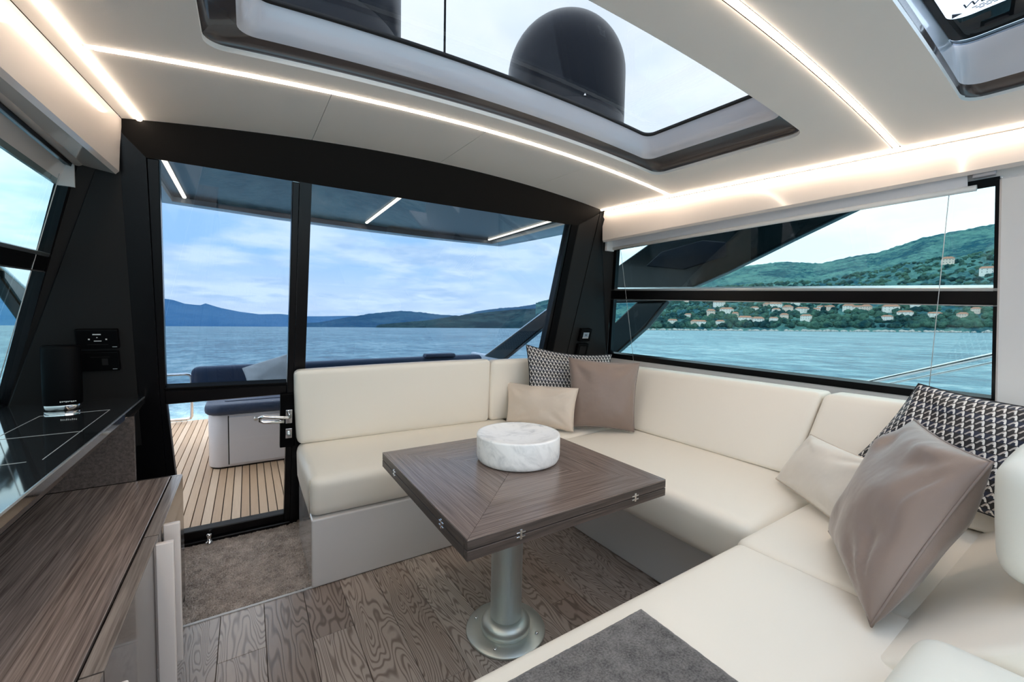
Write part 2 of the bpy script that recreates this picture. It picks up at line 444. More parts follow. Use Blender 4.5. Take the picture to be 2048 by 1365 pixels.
# ------------------------------------------------------------------ floor and its planks
floor = box('floor', -1.0, 2.5, -2.6, 2.62, -.06, -.012, 'groove_dark'); tag(floor, 'grey-brown oak plank saloon floor with dark joints', 'floor', kind='structure')
PW = .1455; x0 = -.103 - 2 * PW
joints = {2: (1.66, -.2), 3: (.9, -1.1), 4: (1.605, .3), 5: (.75, -.9), 6: (1.2, -.3), 7: (.55, -1.0), 8: (1.45, .1), 9: (.8, -.8), 10: (1.3, -.2), 11: (.6, -1.2)}
for i in range(14):
    xa, xb = x0 + i * PW, x0 + (i + 1) * PW
    cuts = [1.925] + list(joints.get(i, (.9, -.9))) + [-2.55]
    for ya, yb in zip(cuts, cuts[1:]):
        box('plank', xa + .0009, xb - .0009, yb + .0008, ya - .0008, -.012, 0, 'oak_plank', floor, .0008, 1)
trim = box('trim_1', -.42, .25, 1.925, 1.936, -.012, .003, 'inlay'); tag(trim, 'thin metal strip between plank floor and carpet', 'trim', kind='structure')

# carpet by the door: dense pile
bm = bmesh.new(); nx, ny = 150, 160
gv = [[bm.verts.new((-.42 + .66 * i / nx, 1.937 + .685 * j / ny, -.002 + .0075 * random.random() + .003 * mnoise.noise((i * .12, j * .03, 3)))) for j in range(ny + 1)] for i in range(nx + 1)]
for i in range(nx):
    for j in range(ny): bm.faces.new((gv[i][j], gv[i + 1][j], gv[i + 1][j + 1], gv[i][j + 1]))
cb = [bm.verts.new(v) for v in ((-.42, 1.937, -.012), (.24, 1.937, -.012), (.24, 2.622, -.012), (-.42, 2.622, -.012))]
bm.faces.new(cb[::-1])
cp = add('entrance_carpet', bm, 'carpet'); tag(cp, 'mottled brown pile carpet on the floor inside the glass door', 'carpet')

# ------------------------------------------------------------------ aft bulkhead
wa = root('wall_aft', (XC, 2.625, 0), 'black raked aft bulkhead framing the glass door and window', 'wall', kind='structure')
hd = []
for i in range(25):
    x = -.42 + (2.1 + .42) * i / 24
    hd.append((x, zceil(x, 2.07) + .012))
hd = [(2.1, 1.838)] + [(1.79, 1.828), (.2, 1.798), (-.3, 1.79), (-.42, 1.79)] + hd
bslab('header', hd, -.015, .05, 'charcoal_dark', wa)
bslab('jamb', [(-.46, 0), (-.335, 0), (-.335, .8), (-.318, 1.79), (-.42, 1.90), (-.46, 1.90)], -.02, .05, 'black_frame', wa)
bslab('post', [(.19, 0), (.225, 0), (.247, .9), (.254, 1.80), (.205, 1.80)], -.02, .05, 'black_frame', wa)
bslab('lower_panel', [(.222, 0), (2.05, 0), (2.05, .62), (.240, .62)], 0.0, .04, 'charcoal', wa)
bslab('lower_panel', [(-.90, 0), (-.44, 0), (-.44, .85), (-.90, .85)], 0.0, .04, 'charcoal', wa)
bslab('sill', [(-.335, 0), (.19, 0), (.19, .028), (-.335, .028)], -.03, .05, 'black_frame', wa, .004)
bslab('gasket', [(1.765, .6), (1.80, .6), (1.80, 1.83), (1.785, 1.83)], -.012, .04, 'black_frame', wa)
bslab('gasket', [(1.80, .6), (1.86, .6), (1.855, 1.835), (1.80, 1.83)], -.018, .04, 'black_matte', wa)
bslab('reveal_panel', [(1.862, .6), (1.985, .6), (2.02, 1.93), (1.857, 1.838)], -.02, .04, 'charcoal', wa, .003)
# pillar panels that turn from the bulkhead to the side windows
prism('pillar_panel', [BP(1.988, .6, -.022), BP(2.022, 1.945, -.022), WP(2.08, 1.76, 1, -.005), WP(2.10, 1.71, 1, -.005), WP(2.372, .93, 1, -.005), WP(2.41, .80, 1, -.005), WP(2.46, .6, 1, -.005)], (0, .05, 0), 'charcoal', wa)
prism('pillar_panel', [BP(-.41, .6, -.022), BP(-.392, 1.915, -.022), WP(2.08, 1.80, -1, -.005), WP(2.118, 1.66, -1, -.005), WP(2.372, .79, -1, -.005), WP(2.41, .6, -1, -.005)], (0, .05, 0), 'charcoal', wa)

dr = root('door_1', (-.06, 2.62, .03), 'black framed glass door to the cockpit, left of the fixed pane', 'door', kind='structure')
bslab('stile', [(-.335, .03), (-.287, .03), (-.314, .80), (-.281, 1.79), (-.318, 1.79), (-.337, .8)], -.012, .03, 'black_frame', dr, .003)
bslab('stile', [(.158, .03), (.189, .03), (.204, 1.795), (.176, 1.795)], -.022, .03, 'black_frame', dr, .003)
bslab('mid_rail', [(-.318, .782), (.165, .791), (.165, .842), (-.318, .848)], -.016, .03, 'black_frame', dr, .004)
bslab('mid_rail_bead', [(-.318, .852), (.165, .846), (.165, .856), (-.318, .864)], -.022, .03, 'black_matte', dr, .003)
bslab('bottom_rail', [(-.335, .03), (.165, .03), (.165, .077), (-.335, .081)], -.014, .03, 'black_frame', dr, .004)
bslab('upper_pane', [(-.312, .855), (.165, .855), (.180, 1.80), (-.28, 1.80)], .008, .014, 'glass_aft', dr)
bslab('lower_pane', [(-.292, .07), (.162, .07), (.165, .80), (-.32, .80)], .008, .014, 'glass_clear', dr)
lk = bslab('latch_box', [(.135, .50), (.205, .50), (.207, .80), (.135, .80)], -.034, -.004, 'black_matte', dr, .003)
hp = bslab('handle_plate', [(.160, .640), (.190, .640), (.190, .715), (.160, .715)], -.040, -.034, 'chrome', dr, .001)
tube('handle', [BP(.175, .695, -.036), BP(.175, .695, -.075), BP(.165, .695, -.082), BP(.06, .712, -.082), BP(.045, .705, -.078), BP(.047, .690, -.078), BP(.06, .683, -.082), BP(.15, .675, -.082)], .009, 'chrome', dr, 12)
bslab('lock_plate', [(.160, .555), (.190, .555), (.190, .610), (.160, .610)], -.040, -.034, 'chrome', dr, .001)
tube('lock_barrel', [BP(.175, .582, -.034), BP(.175, .582, -.052)], .010, 'steel', dr, 16)
lathe('floor_bolt', [(0, .05), (.012, .05), (.014, .04), (.010, .03), (.010, .012), (.018, .010), (.018, 0)], 'chrome', dr, (-.182, 2.585, .004), 20)

w1 = root('window_1', (1.0, 2.45, .62), 'fixed aft window pane above the aft sofa', 'window', kind='structure')
bslab('pane', [(.245, .6), (1.767, .6), (1.787, 1.828), (.252, 1.80)], .008, .014, 'glass_aft', w1)
bslab('frame', [(.24, .6), (1.79, .6), (1.79, .625), (.24, .625)], -.005, .03, 'black_frame', w1)

# ------------------------------------------------------------------ side walls, windows and blinds
def side(s):
    sn = 'right' if s > 0 else 'left'
    wl = root('wall_' + sn, (xw(0.5, s), .5, 0), 'pale lining of the %s cabin side around the window' % ('sofa' if s > 0 else 'counter'), 'wall', kind='structure')
    zb = .905 if s > 0 else .79
    wslab('lower_lining', [(2.47, .0), (-2.6, .0), (-2.6, zb), (2.40, zb)], 0, .04, 'liner_white', wl, s)
    wslab('upper_lining', [(2.10, 1.725), (-2.6, 1.725), (-2.6, 1.98), (2.06, 1.98)], 0, .04, 'liner_white', wl, s)
    yf = .312 if s > 0 else -.6
    wslab('forward_lining', [(yf, zb), (-.9, zb), (-.9, 1.725), (yf, 1.725)], -.012, .04, 'liner_white', wl, s, .006)
    wslab('forward_lining', [(-2.3, zb), (-2.6, zb), (-2.6, 1.725), (-2.3, 1.725)], -.012, .04, 'liner_white', wl, s, .006)
    # valance below the cove light
    X = xr if s > 0 else xl
    ys = [2.085 - i * .3 for i in range(16)]
    bm = bmesh.new(); rows = []
    for y in ys:
        xe = X(y) + (.030 if s > 0 else -.054); zt = zceil(xe, y) - .002
        zl = 1.742 if s > 0 else 1.700
        xo = xw(zl + .02, s) + s * .01
        pr = [(xe, zt), (xe + s * .008, (zt + zl) / 2), (xe + s * .012, zl + .012), (xe + s * .022, zl), (xo, zl + .018), (xo, zt)]
        rows.append([bm.verts.new((a, y, b)) for a, b in pr])
    for A, B in zip(rows, rows[1:]):
        for k in range(6): bm.faces.new((A[k], A[(k + 1) % 6], B[(k + 1) % 6], B[k]))
    bm.faces.new(rows[0]); bm.faces.new(rows[-1][::-1]); bmesh.ops.recalc_face_normals(bm, faces=bm.faces[:])
    v = add('valance', bm, 'white_gloss', wl, True); sharp(v, 25)
    # window: black frame, pane and mullion
    z0, z1 = (.905, 1.725) if s > 0 else (.79, 1.725)
    fr = .022
    wn = root('window_2' if s > 0 else 'window_3', (xw(z0, s), 1.3, z0), 'wide tinted side window %s' % ('above the sofa facing the green hillside' if s > 0 else 'behind the dark counter and speaker'), 'window', kind='structure')
    def ya(z): return 2.368 - (z - .93) * .337
    yf2 = yf
    wslab('frame_bottom', [(ya(z0), z0), (yf2, z0 - .012), (yf2, z0 + .022), (ya(z0 + .035), z0 + .038)], -.006, .03, 'black_frame', wn, s)
    wslab('frame_top', [(ya(1.70), 1.70), (yf2, 1.70), (yf2, 1.73), (ya(1.73), 1.73)], -.002, .03, 'black_frame', wn, s)
    wslab('frame_aft', [(ya(z0), z0), (ya(z0) - .03, z0), (ya(1.72) - .03, 1.72), (ya(1.72), 1.72)], -.006, .03, 'black_frame', wn, s)
    wslab('frame_forward', [(yf2 + .010, z0), (yf2, z0), (yf2, 1.72), (yf2 + .010, 1.72)], -.006, .03, 'black_frame', wn, s)
    wslab('pane', [(ya(z0), z0), (yf2, z0), (yf2, 1.73), (ya(1.73), 1.73)], .012, .018, 'glass_side', wn, s)
    if s > 0: q = [(2.22, 1.366, 1.428), (.31, 1.288, 1.338)]
    else: q = [(2.22, 1.34, 1.392), (-.6, 1.27, 1.32)]
    wslab('mullion', [(q[0][0], q[0][1]), (q[1][0], q[1][1]), (q[1][0], q[1][2]), (q[0][0], q[0][2])], -.004, .05, 'black_frame', wn, s, .003)
    wslab('mullion_strip', [(q[0][0], q[0][2]), (q[1][0], q[1][2]), (q[1][0], q[1][2] + .014), (q[0][0], q[0][2] + .012)], -.006, .04, 'alu', wn, s, .002)
    wslab('mullion_strip', [(q[0][0], q[0][1]), (q[1][0], q[1][1]), (q[1][0], q[1][1] - .004), (q[0][0], q[0][1] - .004)], -.006, .04, 'alu', wn, s)
    # roller blind
    if s > 0:
        bl = root('roller_blind', (2.15, 1.3, 1.70), 'short white roller blind across the top of the hillside window', 'blind')
        prism('cloth', [(2.186, 2.085, 1.714), (2.186, .385, 1.706), (2.168, .385, 1.765), (2.168, 2.085, 1.765)], (.004, 0, 0), 'blind_cloth', bl)
        tube('bottom_bar', [(2.184, 2.09, 1.708), (2.184, .362, 1.698)], .011, 'blind_bar', bl, 12)
        box('end_bracket', 2.12, 2.19, 2.086, 2.108, 1.690, 1.76, 'liner_white', bl, .003)
        box('end_bracket', 2.165, 2.19, .318, .372, 1.730, 1.762, 'liner_grey', bl, .003)
        for y, yb in ((2.02, 2.10), (.43, .50)): tube('cord', [(2.184, y, 1.70), (xw(.89, 1) - .012, yb, .88)], .0013, 'cord', bl, 6)
    else:
        bl = root('roller_blind', (-.5, 1.3, 1.64), 'rolled-up white blind with cassette board above the counter window', 'blind')
        tube('roller', [(-.497, 2.075, 1.722), (-.497, -.6, 1.722)], .016, 'blind_bar', bl, 14)
        prism('cassette_board', [(-.525, 2.07, 1.70), (-.525, -.6, 1.70), (-.548, -.6, 1.632), (-.548, 2.07, 1.632)], (-.008, 0, 0), 'white_gloss', bl)
        box('end_bracket', -.55, -.505, 2.07, 2.078, 1.63, 1.71, 'liner_white', bl)
        tube('cord', [(-.53, 2.03, 1.66), (-.765, 2.19, .84)], .0014, 'cord', bl, 6)
side(1); side(-1)

# ------------------------------------------------------------------ ceiling with lights, skylight and hatch
ce = root('ceiling', (XC, 0, 1.95), 'cambered off-white panelled saloon ceiling', 'ceiling', kind='structure')
def ceil_grid(name, xs_a, xs_b, y0, y1, parent, th=.012, nx=14, ny=4, mat='ceiling_cloth'):
    """xs_a/xs_b: functions of y giving the left and right edge"""
    bm = bmesh.new(); lo = []; hi = []
    for j in range(ny + 1):
        y = y0 + (y1 - y0) * j / ny; a, b = xs_a(y), xs_b(y)
        lo.append([bm.verts.new((a + (b - a) * i / nx, y, zceil(a + (b - a) * i / nx, y))) for i in range(nx + 1)])
        hi.append([bm.verts.new((v.co.x, y, v.co.z + th)) for v in lo[-1]])
    for L_ in (lo, hi):
        for j in range(ny):
            for i in range(nx): bm.faces.new((L_[j][i], L_[j][i + 1], L_[j + 1][i + 1], L_[j + 1][i]))
    def strip(A, B):
        for i in range(len(A) - 1): bm.faces.new((A[i], A[i + 1], B[i + 1], B[i]))
    strip(lo[0], hi[0]); strip(lo[-1], hi[-1]); strip([r[0] for r in lo], [r[0] for r in hi]); strip([r[-1] for r in lo], [r[-1] for r in hi])
    bmesh.ops.recalc_face_normals(bm, faces=bm.faces[:])
    return sharp(add(name, bm, mat, parent, True))
def rrect(x0, x1, y0, y1, r, n=6):
    out = []
    for cx, cy, a0 in ((x1 - r, y1 - r, 0), (x0 + r, y1 - r, 90), (x0 + r, y0 + r, 180), (x1 - r, y0 + r, 270)):
        for k in range(n + 1):
            a = math.radians(a0 + 90 * k / n); out.append((cx + r * math.cos(a), cy + r * math.sin(a)))
    return out
def dens(loop, step=.06):
    out = []
    for a, b in zip(loop, loop[1:] + loop[:1]):
        d = math.hypot(b[0] - a[0], b[1] - a[1]); k = max(1, int(d / step))
        for i in range(k): out.append((a[0] + (b[0] - a[0]) * i / k, a[1] + (b[1] - a[1]) * i / k))
    return out
def ceil_hole(name, y0, y1, hole, parent):
    """ceiling panel between the side light strips with a rounded opening"""
    cx = sum(p[0] for p in hole) / len(hole); cy = sum(p[1] for p in hole) / len(hole)
    bm = bmesh.new(); rows = []
    RI = 7
    for hx, hy in hole:
        dx, dy = hx - cx, hy - cy; t = 9e9
        if dy > 1e-6: t = min(t, (y1 - cy) / dy)
        if dy < -1e-6: t = min(t, (y0 - cy) / dy)
        for it in range(1):
            if dx > 1e-6:
                k = .045; t = min(t, (2.03 + k * (2.08 - cy) - .006 - cx) / (dx + k * dy))
            if dx < -1e-6:
                k = .06; t = min(t, (cx - (-.325 - k * (2.08 - cy)) - .006) / (-dx + k * dy) if (-dx + k * dy) > 1e-6 else 9e9)
        ox, oy = cx + dx * t, cy + dy * t
        rows.append([(hx + (ox - hx) * q / RI, hy + (oy - hy) * q / RI) for q in range(RI + 1)])
    # insert true corners so that the outline stays square
    lo = [[bm.verts.new((x, y, zceil(x, y))) for x, y in r] for r in rows]
    n = len(rows)
    for i in range(n):
        A, B = lo[i], lo[(i + 1) % n]
        for q in range(RI): bm.faces.new((A[q], A[q + 1], B[q + 1], B[q]))
    for (X, yy) in ((xr, y0), (xr, y1), (xl, y0), (xl, y1)):
        c = (X(yy) + (-.006 if X is xr else .006), yy)
        # find outer edge that skips this corner
        best = None
        for i in range(n):
            a, b = lo[i][-1].co, lo[(i + 1) % n][-1].co
            d = abs((a - Vector((c[0], c[1], a.z))).length + (b - Vector((c[0], c[1], b.z))).length)
            if best is None or d < best[0]: best = (d, i)
        i = best[1]; v = bm.verts.new((c[0], c[1], zceil(*c)))
        try: bm.faces.new((lo[i][-1], lo[(i + 1) % n][-1], v))
        except ValueError: pass
    # small upstand at the opening
    up = [bm.verts.new((r[0][0], r[0][1], zceil(*r[0]) + .014)) for r in rows]
    for i in range(n): bm.faces.new((lo[i][0], lo[(i + 1) % n][0], up[(i + 1) % n], up[i]))
    bmesh.ops.recalc_face_normals(bm, faces=bm.faces[:])
    return sharp(add(name, bm, 'ceiling_cloth', parent, True))
TS1, TS2 = 1.535, .56
seams = [None, .25, .85, 1.45, None]
for i in range(4):
    fa = (lambda y: xl(y) + .006) if i == 0 else (lambda y, a=seams[i]: a + .001)
    fb = (lambda y: xr(y) - .006) if i == 3 else (lambda y, b=seams[i + 1]: b - .001)
    ceil_grid('ceiling_panel', fa, fb, TS1 + .012, 2.078, ce, nx=8, ny=4)
sky_hole = dens(rrect(-.09, 1.775, .745, 1.415, .05))
ceil_hole('ceiling_panel', TS2 + .012, TS1 - .012, sky_hole, ce)
hat_hole = dens(rrect(-.17, 1.87, -1.35, .352, .05))
ceil_hole('ceiling_panel', -2.6, TS2 - .012, hat_hole, ce)
# side borders outboard of the cove lights
ceil_grid('ceiling_border', lambda y: xr(y) + .012, lambda y: xr(y) + .034, -2.6, 2.078, ce, nx=2, ny=12)
ceil_grid('ceiling_border', lambda y: xl(y) - .053, lambda y: xl(y) - .013, -2.6, 2.078, ce, nx=2, ny=12)
# dark backing above the joints (solid roof sheet with the two openings left free)
for nm, a, b, y0, y1 in (('roof_sheet', -.75, 2.45, 1.44, 2.10), ('roof_sheet', -.75, -.105, .73, 1.44), ('roof_sheet', 1.79, 2.45, .73, 1.44), ('roof_sheet', -.75, 2.45, .365, .73), ('roof_sheet', -.75, -.185, -1.36, .365), ('roof_sheet', 1.885, 2.45, -1.36, .365), ('roof_sheet', -.75, 2.45, -2.6, -1.36)):
    bm = bmesh.new(); n_ = 12; rows = []
    for y in (y0, y1):
        for dz in (.02, .045): rows.append([bm.verts.new((a + (b - a) * i / n_, y, zceil(a + (b - a) * i / n_, y) + dz)) for i in range(n_ + 1)])
    A, B, C_, D = rows
    for P_, Q_ in ((A, C_), (B, D), (A, B), (C_, D)):
        for i in range(n_): bm.faces.new((P_[i], P_[i + 1], Q_[i + 1], Q_[i]))
    for k in (0, -1): bm.faces.new((A[k], B[k], D[k], C_[k]))
    bmesh.ops.recalc_face_normals(bm, faces=bm.faces[:])
    add(nm, bm, 'groove_dark', ce)

def strip_light(pts, label, r=.008, mat='led', group='warm light strips in the ceiling'):
    o = root('light_strip', pts[0], label, 'light', group)
    bm = bmesh.new(); rows = []
    for i, p in enumerate(pts):
        p = Vector(p); t = (Vector(pts[min(i + 1, len(pts) - 1)]) - Vector(pts[max(i - 1, 0)])).normalized()
        a = t.cross(Vector((0, 0, 1))).normalized(); b = Vector((0, 0, -1))
        rows.append([bm.verts.new(p + a * (r * math.cos(q)) + b * (r * .9 * math.sin(q) ** .7)) for q in [math.pi * k / 6 for k in range(7)]])
    for A, B in zip(rows, rows[1:]):
        for k in range(6): bm.faces.new((A[k], A[k + 1], B[k + 1], B[k]))
        bm.faces.new((A[6], A[0], B[0], B[6]))
    bm.faces.new(rows[0]); bm.faces.new(rows[-1][::-1]); bmesh.ops.recalc_face_normals(bm, faces=bm.faces[:])
    add('diffuser', bm, mat, o, True)
    prism('channel', [Vector(pts[0]) + Vector((0, 0, .001)) + q for q in _chan(pts, r)], Vector(pts[-1]) - Vector(pts[0]), 'groove_dark', o) if len(pts) == 2 else None
    return o
def _chan(pts, r):
    t = (Vector(pts[-1]) - Vector(pts[0])).normalized(); a = t.cross(Vector((0, 0, 1))).normalized()
    return [a * (-r * 1.35), a * (r * 1.35), a * (r * 1.35) + Vector((0, 0, .010)), a * (-r * 1.35) + Vector((0, 0, .010))]
def cpts(fn, a, b, n): return [fn(a + (b - a) * i / n) for i in range(n + 1)]
strip_light(cpts(lambda x: (x, TS1, zceil(x, TS1) + .002), xl(TS1) + .03, xr(TS1) - .02, 22), 'curved warm light strip across the ceiling between door header and skylight')
strip_light(cpts(lambda x: (x, TS2, zceil(x, TS2) + .002), xl(TS2) + .03, xr(TS2) - .02, 22), 'warm light strip across the ceiling between skylight and sunroof hatch')
strip_light(cpts(lambda y: (xl(y) - .003, y, zceil(xl(y), y) + .001), 2.07, -2.5, 12), 'warm light strip along the ceiling edge above the counter', .009)
strip_light(cpts(lambda y: (xr(y) + .002, y, zceil(xr(y), y) + .001), 2.07, -2.5, 12), 'warm light strip along the ceiling edge above the sofa window', .009)

def loft(name, loops, mat, parent):
    bm = bmesh.new(); R_ = [[bm.verts.new(p) for p in lp] for lp in loops]; n = len(R_[0])
    for A, B in zip(R_, R_[1:]):
        for i in range(n): bm.faces.new((A[i], A[(i + 1) % n], B[(i + 1) % n], B[i]))
    bmesh.ops.recalc_face_normals(bm, faces=bm.faces[:])
    return add(name, bm, mat, parent, True)
def inset(loop, l, r_, f, a, c):
    cx0, cx1, cy0, cy1 = c; out = []
    for x, y in loop:
        u = (x - cx0) / (cx1 - cx0); v = (y - cy0) / (cy1 - cy0)
        out.append((cx0 + l + u * (cx1 - r_ - cx0 - l), cy0 + f + v * (cy1 - a - cy0 - f)))
    return out
C1 = (-.09, 1.775, .745, 1.415)
def lp(l, r_, f, a, dz, hole, c): return [(x, y, zceil(x, y) + dz) for x, y in inset(hole, l, r_, f, a, c)]
sk = root('window_4', (XC, 1.08, 2.0), 'roof skylight showing two dark domes against the sky', 'window', kind='structure')
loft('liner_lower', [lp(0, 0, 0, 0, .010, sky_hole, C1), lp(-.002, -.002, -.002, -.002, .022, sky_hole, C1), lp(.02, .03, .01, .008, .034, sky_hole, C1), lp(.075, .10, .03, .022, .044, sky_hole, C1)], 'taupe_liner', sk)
loft('liner_upper', [lp(.075, .10, .03, .022, .044, sky_hole, C1), lp(.088, .125, .038, .034, .050, sky_hole, C1), lp(.096, .145, .046, .050, .068, sky_hole, C1), lp(.11, .165, .055, .070, .118, sky_hole, C1)], 'pale_liner', sk)
loft('seal', [lp(.11, .165, .055, .070, .118, sky_hole, C1), lp(.118, .173, .062, .078, .119, sky_hole, C1), lp(.118, .173, .062, .078, .130, sky_hole, C1)], 'rubber', sk)
bm = bmesh.new(); vs = [bm.verts.new(p) for p in lp(.10, .15, .05, .06, .126, sky_hole, C1)]; bm.faces.new(vs)
f2 = bmesh.ops.triangulate(bm, faces=bm.faces[:]); pn = add('pane', bm, 'glass_roof', sk); md = pn.modifiers.new('thick', 'SOLIDIFY'); md.thickness = .006

C2 = (-.17, 1.87, -1.35, .352)
ht = root('window_5', (XC, -.5, 2.0), 'glazed sunroof hatch with black border and printed maker mark', 'window', kind='structure')
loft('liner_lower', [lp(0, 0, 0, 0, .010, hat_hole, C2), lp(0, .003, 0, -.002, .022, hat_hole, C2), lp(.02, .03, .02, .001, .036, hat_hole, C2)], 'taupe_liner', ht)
loft('liner_upper', [lp(.02, .03, .02, .001, .036, hat_hole, C2), lp(.045, .065, .03, .003, .052, hat_hole, C2), lp(.10, .155, .05, .006, .105, hat_hole, C2)], 'pale_liner', ht)
def flat(l, r_, f, a, z): return [(x, y, z) for x, y in inset(hat_hole, l, r_, f, a, C2)]
loft('border', [flat(.10, .158, .05, .004, 2.0), flat(.10, .172, .05, .006, 1.997)], 'black_matte', ht)
loft('rim_strip', [flat(.11, .172, .05, .006, 1.996), flat(.12, .186, .06, .006, 1.996)], 'alu', ht)
loft('border', [flat(.12, .186, .06, .006, 1.997), flat(.30, .315, .25, .022, 1.996)], 'black_matte', ht)
bm = bmesh.new(); vs = [bm.verts.new(p) for p in flat(.10, .158, .05, .004, 2.001)]; bm.faces.new(vs); pn = add('pane', bm, 'glass_hatch', ht); md = pn.modifiers.new('thick', 'SOLIDIFY'); md.thickness = .006
def text(body, size, loc, mtx, mat, parent=None, name='lettering', shear=.25, align='LEFT'):
    cu = bpy.data.curves.new(name, 'FONT'); cu.body = body; cu.size = size; cu.extrude = .0003; cu.shear = shear; cu.align_x = align
    o = bpy.data.objects.new(name, cu); COL.objects.link(o)
    dg = bpy.context.evaluated_depsgraph_get(); me = bpy.data.meshes.new_from_object(o.evaluated_get(dg)); bpy.data.objects.remove(o)
    me.transform(Matrix.Translation(loc) @ mtx.to_4x4())
    me.materials.clear()
    return addmesh(name, me, mat, parent)
tm = Matrix(((0, -1, 0), (-1, 0, 0), (0, 0, -1)))
text('Webasto', .030, (1.512, .302, 1.9945), tm, 'print_black', ht, shear=.35)
for i, (a, b) in enumerate(((.285, .235), (.28, .22), (.275, .215))):
    for k in range(5): box('small_print', 1.522 + i * .007, 1.524 + i * .007, a - .009 - k * .012, a - k * .012, 1.9945, 1.9955, 'print_black', ht)
prism('triangle_mark', [(1.535, .322, 1.9945), (1.515, .318, 1.9945), (1.53, .302, 1.9945)], (0, 0, .0006), 'print_black', ht)

# ------------------------------------------------------------------ sofa
sf = root('corner_sofa', (1.6, 1.3, 0), 'cream leather U-shaped corner sofa on grey plinth around the table', 'sofa')
prism('plinth', [(.222, 1.917, .002), (1.572, 1.917, .002), (1.572, .70, .002), (.45, .70, .002), (.45, .32, .002), (2.10, .32, .002), (2.36, 2.40, .002), (.222, 2.44, .002)], (0, 0, .305), 'sofa_base', sf, .006, 2)
# seats
Zs = .512
cushion('seat_cushion', [(.213, 1.928, .305), (1.475, 1.928, .305), (1.475, 2.44, .305), (.213, 2.44, .305), (.208, 1.895, .498), (1.475, 1.895, .498), (1.475, 2.44, .525), (.208, 2.44, .525)], 'leather', sf, .045, (.004, .012, .008))
cushion('seat_cushion', [(1.48, 1.84, .305), (2.22, 1.84, .305), (2.22, 2.44, .305), (1.48, 2.44, .305), (1.48, 1.82, .505), (2.22, 1.84, .52), (2.22, 2.44, .525), (1.48, 2.44, .52)], 'leather', sf, .04, (.002, .002, .006))
cushion('seat_cushion', [(1.455, .695, .305), (2.20, .695, .305), (2.20, 1.835, .305), (1.465, 1.835, .305), (1.425, .695, .505), (2.20, .695, .525), (2.20, 1.835, .525), (1.435, 1.835, .505)], 'leather', sf, .045, (.012, .004, .008))
cushion('seat_cushion', [(1.315, .20, .305), (2.20, .20, .305), (2.20, .692, .305), (1.315, .692, .305), (1.315, .20, .515), (2.20, .20, .515), (2.20, .692, .515), (1.315, .692, .505)], 'leather', sf, .035, (.002, .004, .006))
cushion('seat_cushion', [(.285, .20, .305), (1.31, .20, .305), (1.31, .66, .305), (.285, .66, .305), (.285, .20, .520), (1.31, .20, .520), (1.31, .675, .510), (.285, .675, .510)], 'leather', sf, .03, (.002, .006, .004))
# backs
cushion('back_cushion', [(.212, 2.355, .522), (1.335, 2.325, .518), (1.335, 2.46, .52), (.212, 2.47, .52), (.192, 2.265, .922), (1.305, 2.265, .937), (1.305, 2.345, .937), (.192, 2.345, .922)], 'leather', sf, .028, (.004, .012, .006))
cushion('back_cushion', [(1.34, 2.325, .52), (2.02, 2.325, .52), (2.10, 2.45, .52), (1.34, 2.46, .52), (1.312, 2.262, .930), (2.16, 2.262, .918), (2.20, 2.345, .918), (1.312, 2.345, .930)], 'leather', sf, .028, (.004, .010, .006))
cushion('back_cushion', [(2.015, .835, .525), (2.25, .835, .525), (2.25, 2.29, .525), (2.005, 2.29, .525), (2.20, .795, .888), (2.34, .795, .888), (2.33, 2.25, .880), (2.19, 2.25, .880)], 'leather', sf, .028, (.012, .004, .006))
cushion('back_cushion', [(2.02, .15, .525), (2.25, .15, .525), (2.25, .825, .525), (2.015, .825, .525), (2.205, .05, .888), (2.34, .05, .888), (2.34, .785, .890), (2.20, .785, .890)], 'leather', sf, .028, (.012, .004, .006))
cushion('back_cushion', [(1.068, .02, .50), (2.2, .02, .50), (2.2, .285, .50), (1.068, .285, .50), (1.068, -.10, .70), (2.2, -.10, .70), (2.2, .06, .70), (1.068, .06, .70)], 'leather', sf, .025, (.004, .004, .004))
hr = cushion('head_pad', [(1.235, .03, .70), (1.75, .03, .70), (1.75, .14, .70), (1.235, .14, .70), (1.235, .02, .945), (1.75, .02, .945), (1.75, .155, .945), (1.235, .155, .945)], 'leather_pad', sf, .045, (.006, .01, .006))
ap = cushion('arm_pad', [(.45, -.15, .56), (1.06, -.15, .56), (1.06, .205, .56), (.45, .205, .56), (.45, -.15, .655), (1.06, -.15, .655), (1.06, .205, .645), (.45, .205, .645)], 'leather_pad', sf, .045, (.002, .002, .006))
tag(hr, 'pale green-white padded headrest'); tag(ap, 'pale green-white pad with a stitched edge')
for px_ in (1.38, 1.60): tube('head_post', [(px_, .06, .60), (px_, .085, .73)], .008, 'chrome', sf, 10)
box('back_plinth', 1.075, 2.15, -.09, .27, .002, .505, 'sofa_base', sf, .006)
box('arm_plinth', .47, 1.05, -.14, .19, .002, .565, 'sofa_base', sf, .006)
# stitched creases
tube('stitching', [(.216, 1.905, .49), (.214, 1.917, .40), (.216, 1.928, .32)], .0018, 'seam', sf, 6)

